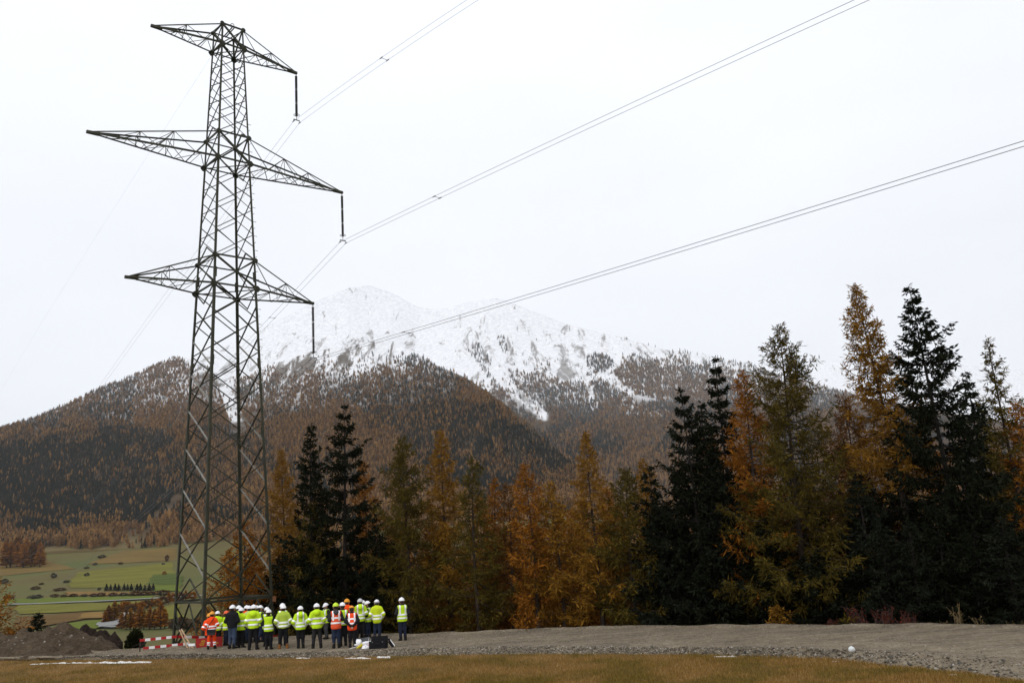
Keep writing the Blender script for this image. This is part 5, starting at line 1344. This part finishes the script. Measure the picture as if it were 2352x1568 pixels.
for k in range(70):
    a, b = int(r.integers(4, 32)), int(r.integers(20, 105)); p = MV[a, b]
    s = r.uniform(0.025, 0.075) * (1.5 if k < 6 else 1)
    o = link('stone', ROCKS[int(r.choice([0, 3, 6, 1, 4, 2]))], parent=md, loc=tuple(p), rot=tuple(r.uniform(0, 6, 3)), scale=(s, s * r.uniform(.7, 1.3), s))
dk, DV = mound('earth_mound', [(150, 1470), (168, 1452), (183, 1436), (192, 1432), (203, 1442), (215, 1447), (235, 1443), (247, 1455), (256, 1450), (268, 1466), (280, 1476)], 46.0, 1.3, 1.0, M['earth_dark'], 'jagged black clods of wet earth behind the brown heap', 905, 0.16)
# small dense bush with bare roots beside it
bp = onz(298, 1493, 0.0); H = 0.95
def leafy_bush(name, loc, h, w, n, mat, label, seed, blade=(.02, .05), cat='bush', stems=6):
    r = np.random.default_rng(seed); root = empty(name, tuple(loc)); tag(root, label, cat)
    d = norm(r.normal(0, 1, (n, 3))); d[:, 2] = np.abs(d[:, 2]); rad = r.random((n, 1)) ** 0.4
    lump = 0.8 + 0.35 * fbm(d[:, 0] * 3 + 5, d[:, 2] * 3 + d[:, 1] * 2, 3, seed)[:, None]
    B = d * rad * np.array([w, w, h * 0.92]) * lump + np.array([0, 0, 0.04]); dd = norm(d + 0.8 * r.normal(0, 1, (n, 3)))
    V, F = rhombi(B, B + dd * r.uniform(.06, .16, (n, 1)), r.uniform(*blade, n), norm(np.cross(dd, r.normal(0, 1, (n, 3)))))
    link('foliage', mesh_np('foliage', V, F), mat, root)
    for k in range(stems):
        a = r.random() * 6.28; e = r.uniform(.3, .8)
        mb = MB(); mb.tube([(0, 0, -0.1), (math.cos(a) * w * e * .4, math.sin(a) * w * e * .4, h * .4), (math.cos(a) * w * e, math.sin(a) * w * e, h * .8)], [.02, .014, .006], 5); mb.build('stem', M['bark_dark'], root)
    return root
M['bush_dark'] = leafmat('bush_leaves_dark', [(0.2, (0.006, 0.008, 0.003)), (0.6, (0.015, 0.018, 0.006)), (0.9, (0.035, 0.036, 0.011))], 0.1, spec=0.03)
leafy_bush('bush', (bp[0], bp[1] + 0.5, 0.02), 0.92, 0.42, 2600, M['bush_dark'], 'small dense dark bush at the end of the striped boards', 71)
rt = empty('tree_stump', tuple(onz(322, 1491, 0.0))); tag(rt, 'dark tangle of torn roots beside the small bush', 'roots')
for k, pts in enumerate(([(-.3, 0, 0), (-.05, 0, .10), (.30, .02, .36)], [(.0, 0, -.02), (.14, .0, .12), (.34, -.02, .42)], [(-.35, .05, .16), (0, .05, .26), (.2, .05, .30)], [(.02, .03, .0), (.06, .03, .14), (.1, .04, .32)])):
    mb = MB(); mb.tube(pts, [.035, .03, .015], 6); mb.build('root', M['bark_dark'], rt)
# red and white barrier boards
M['b_red'] = plain('board_red', (0.36, 0.012, 0.014), 0.5, 0, 0.12, 6); M['b_white'] = plain('board_white', (0.72, 0.71, 0.70), 0.5, 0, 0.08, 6)
def board(p0, p1, label, start=0, seg=0.235, h=0.115):
    p0, p1 = np.array(p0), np.array(p1); L = np.linalg.norm(p1 - p0); n = max(1, round(L / seg)); mb = MB()
    for k in range(n):
        a, b = p0 + (p1 - p0) * k / n, p0 + (p1 - p0) * (k + 1) / n
        mb.bar(a, b, 0.022, h, m=(k + start) % 2)
    tag(mb.build('barrier_board', [M['b_red'], M['b_white']]), label, 'barrier', 'red and white barrier boards')
    return p0, p1
YB = 42.2
B1 = board(at(321, 1470, YB - .5), at(406, 1461, YB), 'upper red and white board left of the two leaning stakes')
B2 = board(at(406, 1461.2, YB + .03), at(505, 1464, YB + 1.9), 'upper red and white board right of the leaning stakes, behind people', seg=0.42)
B3 = board(at(329, 1488, YB - .5), at(434, 1477, YB), 'lower red and white board above the concrete footing')
B4 = board(at(560, 1469, 44.2), at(642, 1459, 46.0), 'low red and white board behind the group, right of the pylon', seg=0.42)
for (q, nm) in ((B1[0], 'left end'), (B1[1], 'joint'), (B2[1], 'far end'), (B4[0], 'left end of the rear board'), (B4[1], 'right end of the rear board')):
    gz = gravel_z(q[0], q[1]) if q[1] < yfar(q[0]) else float(ground_z(q[0], q[1]))
    mb = MB(); mb.bar((q[0], q[1] + .045, gz - .3), (q[0], q[1] + .045, q[2] + .10), 0.045, 0.045); tag(mb.build('barrier_post', M['bark']), 'short dark post carrying the striped boards at the ' + nm, 'post', 'barrier posts')
# red sign with yellow lettering
Ys = 41.7
c = [at(781, 2591 - 0, 1)[:1] for _ in ()]
def s4(x, y, Y): return at(x * K4, y * K4, Y)
a, b = s4(782, 2553, Ys), s4(889, 2543, Ys); a2, b2 = s4(785, 2592, Ys), s4(889, 2584, Ys)
mb = MB(); off = np.array([0, 0.02, 0]); mb.add([a2, b2, b, a, a2 + off, b2 + off, b + off, a + off], [(0, 1, 2, 3), (7, 6, 5, 4), (0, 4, 5, 1), (1, 5, 6, 2), (2, 6, 7, 3), (3, 7, 4, 0)])
sg_root = empty('sign', tuple(np.array([(a2[0] + b2[0]) / 2, Ys, 0.0]))); tag(sg_root, 'dark red board with yellow letters behind the person in orange trousers', 'sign')
mb.v = [tuple(np.array(v) - np.array(sg_root.location)) for v in mb.v]; mb.build('panel', plain('sign_red', (0.30, 0.013, 0.012), 0.55, 0, 0.1, 5), sg_root)
M['letter'] = plain('sign_yellow', (0.55, 0.33, 0.02), 0.6, 0, 0.08, 20)
def letters(txt, org, size, ang, parent, mat, name='lettering'):
    cu = bpy.data.curves.new(name, 'FONT'); cu.body = txt; cu.size = size; cu.extrude = 0.003; cu.offset = 0.004
    t = bpy.data.objects.new(name, cu); me = bpy.data.meshes.new_from_object(t); bpy.data.objects.remove(t)
    o = link(name, me, mat, parent); o.location = tuple(np.array(org) - np.array(parent.location)); o.rotation_euler = (math.pi / 2, 0, 0)
    o.rotation_mode = 'XYZ'; o.rotation_euler = (math.pi / 2, -ang, 0); return o
letters('FO', s4(806, 2569, Ys) - off * 0.4, 0.135, 0.07, sg_root, M['letter']); letters('CO', s4(799, 2581, Ys) - off * 0.4, 0.135, 0.07, sg_root, M['letter'])
letters('N', s4(866, 2573, Ys) - off * 0.4, 0.10, 0.07, sg_root, M['letter'])
mb = MB()
for x in (800, 875): q = s4(x, 2570, Ys + .03); mb = MB(); mb.bar((q[0], q[1], -0.3), (q[0], q[1], q[2] + .1), 0.04); mb.v = [tuple(np.array(v) - np.array(sg_root.location)) for v in mb.v]; mb.build('post', M['bark'], sg_root)
M['wood'] = plain('fresh_wood', (0.50, 0.33, 0.21), 0.7, 0, 0.12, 10)
for (x0, y0, x1, y1, nm) in ((718, 2517, 752, 2594, 'left'), (725, 2514, 771, 2594, 'right')):
    p0, p1 = onz(x1 * K4, y1 * K4, -0.05), s4(x0, y0, 42.1)
    mb = MB(); mb.bar(p0, p1, 0.05, 0.035); tag(mb.build('wooden_stake', M['wood']), 'pale wooden stake leaning against the boards, %s one of the pair' % nm, 'stake', 'leaning stakes')
p = onz(767 * K4, 2592 * K4, 0.0); mb = MB(); pts = [p + np.array([x, 0, 0.12 + .02 * math.sin(x * 9)]) for x in np.linspace(-.13, .16, 6)]
root = empty('trestle_lamp', (p[0], p[1], 0.0)); tag(root, 'small white reflector bar on two pale feet beside the stakes', 'reflector')
mb = MB(); mb.box((0, 0, 0.16), (0.28, 0.05, 0.10)); mb.build('reflector_bar', M['tape'], root)
for x in (-.09, .07): mb = MB(); mb.bar((x, 0, -0.05), (x - .02, 0, .12), 0.03); mb.build('foot', M['wood'], root)

# ------------------------------------------------------------------ things lying beside the group
def stand(sx, sy): q = onz(sx * K4, sy * K4, 0.0); return np.array([q[0], q[1], gravel_z(q[0], q[1])])
k_ = 1 / 95.0                                             # metres per source pixel there
bc = stand(1513, 2593); case = empty('equipment_case', tuple(bc), -0.05); tag(case, 'open black equipment case standing on the gravel at the group\'s feet', 'case')
def shellbox(name, mat, parent, c, size, th=0.02, open_top=True, rx=0.0):
    mb = MB(); x, y, z = size
    mb.box((0, 0, th / 2), (x, y, th)); mb.box((0, -y / 2 + th / 2, z / 2), (x, th, z)); mb.box((0, y / 2 - th / 2, z / 2), (x, th, z)); mb.box((-x / 2 + th / 2, 0, z / 2), (th, y - 2 * th, z)); mb.box((x / 2 - th / 2, 0, z / 2), (th, y - 2 * th, z))
    o = mb.build(name, mat, parent, loc=c); o.rotation_euler = (rx, 0, 0); return o
shellbox('shell', CM['black'], case, (0, 0.05, 0), (0.68, 0.34, 0.30)); 
mb = MB(); mb.box((0, 0, 0.02), (0.66, 0.035, 0.42)); lid = mb.build('lid', CM['black'], case, loc=(0.01, 0.235, 0.22)); lid.rotation_euler = (-0.12, 0, 0)
for x in (-.2, .2): mb = MB(); mb.box((x, -0.13, 0.26), (0.05, 0.012, 0.05)); mb.build('latch', M['fitting'], case)
mb = MB(); mb.tube([(-.09, -0.13, .2), (-.09, -.17, .2), (.09, -.17, .2), (.09, -.13, .2)], 0.012, 5); mb.build('handle', CM['charcoal'], case)
tp_ = stand(1566, 2588); tri = empty('folded_tripod', tuple(tp_)); tag(tri, 'folded black and pale tripod leaning out right of the black case', 'tripod')
for k, (p0, p1, w, mt) in enumerate((((-.10, .02, .30), (.09, .0, .03), .035, CM['black']), ((-.06, .05, .30), (.12, .03, .04), .03, M['b_white']), ((-.12, -.03, .24), (.05, -.04, .02), .03, CM['black']))): mb = MB(); mb.tube([p0, p1], w, 6); mb.build('leg', mt, tri)
mb = MB(); mb.box((-.10, 0.01, .31), (.10, .10, .06)); mb.build('head', CM['black'], tri)
gp_ = stand(1447, 2581); gpn = empty('grey_panel', tuple(gp_ + np.array([0, .10, 0])), 0.06); tag(gpn, 'grey board propped upright behind the white bag', 'board')
mb = MB(); P = [(-.31, 0, -.02), (.31, 0, .0), (.33, .03, .33), (-.31, .03, .29)]; mb.add(P + [(x, y + .02, z) for x, y, z in P], [(0, 1, 2, 3), (7, 6, 5, 4), (0, 4, 5, 1), (1, 5, 6, 2), (2, 6, 7, 3), (3, 7, 4, 0)]); mb.build('panel', plain('panel_grey', (0.155, 0.16, 0.165), 0.7, 0, 0.12, 6), gpn)
mb = MB(); mb.bar((.27, -.02, .16), (.275, -.02, .28), 0.018); mb.build('edge_clip', M['b_white'], gpn)
mb = MB(); mb.bar((-.2, .16, .0), (-.2, .04, .24), 0.02); mb.build('prop', M['fitting'], gpn)
wb = stand(1466, 2596); bagw = empty('plastic_bag', tuple(wb)); tag(bagw, 'crumpled white plastic bag with a small red print', 'bag')
V, F = surfnet(lambda q: sdf([cone((-.10, 0, .06), (.10, 0, .08), .075, .08), cone((-.09, 0, .22), (.13, .02, .25), .07, .055), cone((-.11, -.02, .02), (-.06, -.04, .03), .05, .05)], 0, .03)(q) + 0.05 * (fbm(q[:, 0] * 14 + q[:, 1] * 9, q[:, 2] * 14, 3, 8) - .45), (-.3, -.25, -.08), (.32, .25, .40), 0.016)
link('bag_body', mesh_np('bag_body', V, F, smooth=True), plain('white_plastic', (0.80, 0.79, 0.82), 0.45, 0, 0.05, 10), bagw)
for k in range(4): mb = MB(); mb.box((.065 + k * .026, -.105, .155 + .004 * k), (.017, .012, .03)); mb.build('red_print', M['b_red'], bagw)
wh = stand(1433, 2590); hh = link('helmet', HMESH['white'].copy(), loc=(wh[0] + .03, wh[1], wh[2] + .20), rot=(0.9, 0.5, 0.6)); tag(hh, 'spare white helmet tipped against the white bag', 'helmet')
yv_ = stand(1441, 2597); o = leaf = None
V, F = surfnet(lambda q: sdf([cone((-.10, 0, .03), (.08, .02, .12), .05, .045), cone((-.06, -.03, .05), (.07, -.01, .16), .04, .035)], 0, .02)(q) + 0.04 * (fbm(q[:, 0] * 18, q[:, 2] * 18 + q[:, 1] * 11, 3, 9) - .45), (-.22, -.15, -.06), (.2, .15, .28), 0.013)
o = link('folded_vest', mesh_np('folded_vest', V, F, smooth=True), plain('vest_mustard', (0.55, 0.45, 0.02), 0.8, 0, 0.15, 9), loc=tuple(yv_)); tag(o, 'rolled mustard yellow vest lying left of the white bag', 'vest')
rs = stand(1430, 2588); mb = MB(); mb.tube([(-.12, 0, .115), (0.09, .0, .10)], .032, 9); o = mb.build('rolled_paper', M['tape'], loc=tuple(rs)); tag(o, 'short bright white roll lying on the pale stick', 'roll')
st_ = stand(1415, 2596); mb = MB(); mb.bar((-.22, -.04, .01), (.14, .05, .09), 0.045, 0.02); o = mb.build('measuring_stick', M['b_white'], loc=tuple(st_)); tag(o, 'pale flat stick lying on the gravel left of the bag', 'stick')

# ------------------------------------------------------------------ pale fabric edges showing under the gravel
M['fleece'] = plain('geotextile_white', (0.60, 0.585, 0.55), 0.9, 0, 0.12, 8)
for k, (x0, x1, yc, hgt, lb) in enumerate(((69, 349, 1519, .11, 'long white fabric strip along the grass at the lower left'), (680, 712, 1507, .04, 'small white fabric edge in front of the people'), (792, 852, 1507, .05, 'white fabric edge below the black case'), (866, 897, 1505, .08, 'peaked scrap of white fabric right of the black case'),
        (1639, 1692, 1503, .05, 'pale fabric edge at the middle of the gravel bank'), (1908, 1926, 1514, .035, 'tiny white fabric scrap on the stony bank'), (2179, 2195, 1543, .03, 'white fabric scrap at the grass near the right end'))):
    n = 40; px = np.linspace(x0, x1, n); V = []
    tilt = (1522 - 1516) if k == 0 else 0
    for j, x in enumerate(px):
        y = yc + (tilt / 2 if k == 0 else 0) - tilt * j / n
        q = onz(x, y, -0.06); e = math.sin(math.pi * (j + .5) / n) ** .5
        h_ = 0.55 * hgt * e * (0.15 + 1.5 * vnoise(np.array([x * .16]), np.array([k * 3.0]), 4)[0])
        y0 = min(q[1], float(ytoe(q[0])) + .1) - .02
        rg = .05 * (vnoise(np.array([x * .23]), np.array([k * 5.0]), 6)[0] - .5)
        V += [(q[0], y0 - .05 + rg - .4 * hgt * (k == 0), -0.13), (q[0], y0 - .02 + rg, -0.12 + h_ * .8), (q[0], y0 + .01 + rg, -0.11 + h_), (q[0], y0 + .05, -0.15)]
    i = np.arange(4 * n).reshape(n, 4); F = np.stack([i[:-1, :-1], i[1:, :-1], i[1:, 1:], i[:-1, 1:]], -1).reshape(-1, 4)
    o = link('fabric_strip', mesh_np('fabric_strip', np.array(V), F[:, ::-1], smooth=True), M['fleece']); tag(o, lb, 'fabric', 'geotextile edges')

# ------------------------------------------------------------------ stones and grass
r = np.random.default_rng(77)
def bank_point(big):
    x = r.uniform(-21, 12.2); 
    if big: x = 12.2 - (r.random() ** 1.5) * 20
    t = r.beta(1.2, 2.6) * 1.35
    yt, yc, yf = float(ytoe(x)), float(ycre(x)), float(yfar(x))
    y = yt + (yc - yt) * t if t < 1 else yc + (t - 1) * 1.4
    return x, y, gravel_z(x, y)
for k in range(260):                                      # the larger stones of the bank, each a piece of the road's edge
    x, y, z = bank_point(True); s = r.uniform(0.02, 0.052) * (1.5 if x > 6 else 1.0)
    link('stone', ROCKS[int(r.integers(9))], parent=gravel, loc=(x, y, z + s * .15), rot=tuple(r.uniform(0, 6, 3)), scale=(s, s * r.uniform(.7, 1.3), s * r.uniform(.7, 1.1)))
def gravel_field(n, seed, size, whole):
    r = np.random.default_rng(seed); base = np.array([[1, 0, 0], [-1, 0, 0], [0, 1, 0], [0, -1, 0], [0, 0, .75], [0, 0, -.75]], float)
    T = np.array([[0, 2, 4], [2, 1, 4], [1, 3, 4], [3, 0, 4], [2, 0, 5], [1, 2, 5], [3, 1, 5], [0, 3, 5]])
    x = r.uniform(-21, 13, n); yt, yc, yf = ytoe(x), ycre(x), yfar(x)
    y = yc + (yf - yc) * r.random(n) if whole else yt + (yc - yt) * r.random(n) * 1.25
    j = np.clip(np.searchsorted(xs, x), 0, len(xs) - 1); q = np.clip((V3Y[:, j] < y[None]).sum(0), 1, V3Y.shape[0] - 1)
    y0, y1, z0, z1 = V3Y[q - 1, j], V3Y[q, j], V3Z[q - 1, j], V3Z[q, j]
    P = np.stack([x, y, z0 + (z1 - z0) * np.clip((y - y0) / (y1 - y0 + 1e-6), 0, 1)], -1)
    s = size * r.uniform(.5, 1.6, (n, 1, 1)) ; a = r.random(n) * 6.28
    B = base[None] * r.uniform(.6, 1.3, (n, 6, 1)) * s
    c, q = np.cos(a)[:, None], np.sin(a)[:, None]
    V = np.stack([B[..., 0] * c - B[..., 1] * q, B[..., 0] * q + B[..., 1] * c, B[..., 2]], -1) + P[:, None]
    F = (T[None] + 6 * np.arange(n)[:, None, None]).reshape(-1, 3)
    return V.reshape(-1, 3), F
m = NT('loose_gravel'); isl = m.island(); M['loose'] = m.bsdf(m.ramp(isl, [(0.0, (0.05, 0.042, 0.032)), (0.5, (0.125, 0.105, 0.078)), (0.9, (0.21, 0.18, 0.14)), (1.0, (0.42, 0.39, 0.34))]), 0.95, 0, 0.15)
V1, F1 = gravel_field(11000, 5, 0.028, False); V2, F2 = gravel_field(8000, 6, 0.016, True)
setting(link('gravel_stones', mesh_np('gravel_stones', np.concatenate([V1, V2]), np.concatenate([F1, F2 + len(V1)])), M['loose']), 'stuff', 'loose grey stones strewn over the gravel and its bank')

m = NT('dry_grass_blades'); isl = m.island(); pn = m.noise(m.pos(), 0.55, 5, 0.6); pn2 = m.noise(m.pos(), 0.16, 3, 0.6)
dry = m.ramp(isl, [(0.0, (0.13, 0.070, 0.018)), (0.5, (0.26, 0.145, 0.036)), (0.85, (0.36, 0.21, 0.06)), (1.0, (0.5, 0.37, 0.17))])
grn = m.ramp(isl, [(0.0, (0.075, 0.058, 0.012)), (0.6, (0.17, 0.12, 0.022)), (1.0, (0.31, 0.21, 0.05))])
M['grass'] = m.bsdf(m.mix(m.mapr(m.math('ADD', m.math('MULTIPLY', pn, .6), m.math('MULTIPLY', pn2, .4)), 0.43, 0.55), grn, dry), 0.9, 0, 0.05, trans=0.25)
def blades(n, X, Y, Z, hlo, hhi, wid, seed, lean=0.5):
    r = np.random.default_rng(seed); B = np.stack([X, Y, Z], -1)
    h = r.uniform(hlo, hhi, n); a = r.random(n) * 6.28; l = r.random(n) * lean
    T = B + np.stack([np.cos(a) * l * h, np.sin(a) * l * h, h], -1); sd = np.stack([np.sin(a + 1), np.cos(a + 1), 0 * a], -1)
    V = np.stack([B - sd * wid, B + sd * wid, T], 1).reshape(-1, 3); return V, np.arange(3 * n).reshape(n, 3)
n = 230000; u = r.random(n)
px_ = r.uniform(-60, 2420, n); py_ = 1495 + 95 * r.random(n) ** 0.9
D = _f[None] + _r[None] * ((px_ - CX) / FPX)[:, None] + _u[None] * (-(py_ - CY) / FPX)[:, None]; D /= D[:, 1:2]
Yg = (-0.12 - EYE) / D[:, 2]; Xg = D[:, 0] * Yg; jag = (fbm(Xg * 2.5, Yg * 2.5, 3, 14) - .35) * 0.55
ok = (Yg < ytoe(Xg) + jag - .05) & (Yg > 15); Xg, Yg = Xg[ok], Yg[ok]
Zg = ground_z(Xg, Yg); hm = 0.5 + 0.9 * fbm(Xg * .8, Yg * .8, 3, 15)
V1, F1 = blades(len(Xg), Xg, Yg, Zg - .02, .05, .15, .006, 16, 0.9)
V1 = V1.reshape(-1, 3, 3); V1[:, 2] = V1[:, 1] + (V1[:, 2] - V1[:, 1]) * hm[:, None]; V1 = V1.reshape(-1, 3)
setting(link('meadow_grass', mesh_np('meadow_grass', V1, F1), M['grass']), 'stuff', 'short dry orange brown meadow grass')

# grass and litter under the trees along the far edge of the platform
m = NT('straw_grass'); M['straw'] = m.bsdf(m.ramp(m.island(), [(0.0, (0.06, 0.038, 0.012)), (0.6, (0.13, 0.085, 0.03)), (1.0, (0.24, 0.17, 0.075))]), 0.9, 0, 0.05, trans=0.2)
n = 26000; Xf = r.uniform(-12, 15, n); e = r.random(n) ** 1.6 * 5 + .1; Yf_ = yfar(Xf) + e
clump = fbm(Xf * 1.5, Yf_ * 1.5, 3, 19); okc = clump > 0.36; Xf, Yf_ = Xf[okc], Yf_[okc]
V1, F1 = blades(len(Xf), Xf, Yf_, ground_z(Xf, Yf_) - .02, .10, .42, .007, 20, 0.7)
setting(link('edge_grass', mesh_np('edge_grass', V1, F1), M['straw']), 'stuff', 'straw coloured grass along the foot of the trees')
# tall dead stalks and red-leaved shrubs at the right
def edge_y(px):
    ye = 33.0
    for _ in range(12): ye = 0.5 * ye + 0.5 * float(yfar(at(px, 1437, ye)[0]))
    return ye
def shrub(px, py, Y, h, w, n, label, seed, leaves, mat, stem_mat):
    q = at(px, py, Y); g_ = float(ground_z(q[0], Y)); root = empty('shrub', (q[0], Y, g_)); tag(root, label, 'shrub')
    r = np.random.default_rng(seed); mb = MB(); B, T = [], []
    for k in range(n):
        a = r.random() * 6.28; l = r.random() ** .6 * w; hh_ = h * r.uniform(.55, 1.05)
        x0, y0 = math.cos(a) * l * .6, math.sin(a) * l * .3
        pts = [(x0, y0, -.05), (x0 + r.normal(0, .05), y0 + r.normal(0, .03), hh_ * .5), (x0 + r.normal(0, .16), y0 + r.normal(0, .08), hh_)]
        mb.tube(pts, [.009, .007, .004], 3, cap=False)
        for j in range(leaves):
            t = r.uniform(.35, 1); p = np.array(pts[1]) * (1 - t) + np.array(pts[2]) * t; B.append(p); T.append(p + r.normal(0, .05, 3))
            s_ = p + r.normal(0, 1, 3) * [.12, .06, .10]
            if j % 3 == 0: mb.tube([p, s_], .004, 3, cap=False)
    st_o = mb.build('twigs', stem_mat, root); st_o["kind"] = 'stuff'
    if B:
        B, T = np.array(B), np.array(T); d = norm(T - B); V, F = rhombi(B, B + d * .07, np.full(len(B), .018), norm(np.cross(d, r.normal(0, 1, (len(B), 3))))); link('leaves', mesh_np('leaves', V, F), mat, root)
M['red_leaf'] = leafmat('red_leaves', [(0.2, (0.07, 0.014, 0.008)), (0.6, (0.16, 0.030, 0.014)), (0.9, (0.28, 0.065, 0.02))], 0.3)
M['twig'] = plain('twig_grey_red', (0.075, 0.045, 0.04), 0.9, 0, 0.3, 20); M['stalk'] = plain('dead_stalk', (0.20, 0.14, 0.07), 0.9, 0, 0.3, 20)
for k, (px, py, h, w, n, lv, lb) in enumerate(((1968, 1434, 1.05, .55, 30, 9, 'red-leaved bare shrub, leftmost and tallest of the red patch'), (2030, 1435, 1.0, .6, 32, 10, 'red-leaved bare shrub in the middle of the red patch'), (2085, 1436, .9, .5, 26, 9, 'red-leaved bare shrub at the right end of the red patch'), (1910, 1434, .6, .45, 16, 9, 'low reddish shrub left of the red-leaved patch'), (1655, 1437, .2, .4, 24, 10, 'low brownish cushion shrub below the dark spruces'))):
    shrub(px, py, edge_y(px) + .45, h, w, n, lb, 600 + k, lv, M['red_leaf'], M['twig'])
for k, (px, h, n, lb) in enumerate(((2205, 1.15, 14, 'tallest tuft of dead straw stalks near the right'), (2160, .6, 8, 'thin tuft of dead stalks left of the tallest tuft'), (2255, .8, 6, 'slanting dead stalks right of the tallest tuft'), (2330, .6, 12, 'dead grass stalks at the right edge'), (1420, .4, 10, 'short dead stalks at the gravel edge near the centre'), (1130, .45, 10, 'short dead stalks right of the lone person'))):
    shrub(px, 1437, edge_y(px) + .35, h, .3, n, lb, 700 + k, 3, M['straw'], M['stalk'])

# a falling snowflake caught close to the lens
c = at(1955.5, 1490.5, 3.2); V, F = surfnet(lambda q: np.linalg.norm(q, axis=1) - .011 - .006 * (fbm(q[:, 0] * 160 + 7, q[:, 1] * 160 + q[:, 2] * 130, 3, 3) - .45), (-.02,) * 3, (.02,) * 3, .0022)
o = link('snowflake', mesh_np('snowflake', V, F, smooth=True), plain('snow', (0.55, 0.58, 0.58), 0.9, 0, 0.05, 60), loc=tuple(c)); tag(o, 'fluffy white snowflake falling in front of the gravel at the right', 'snowflake')
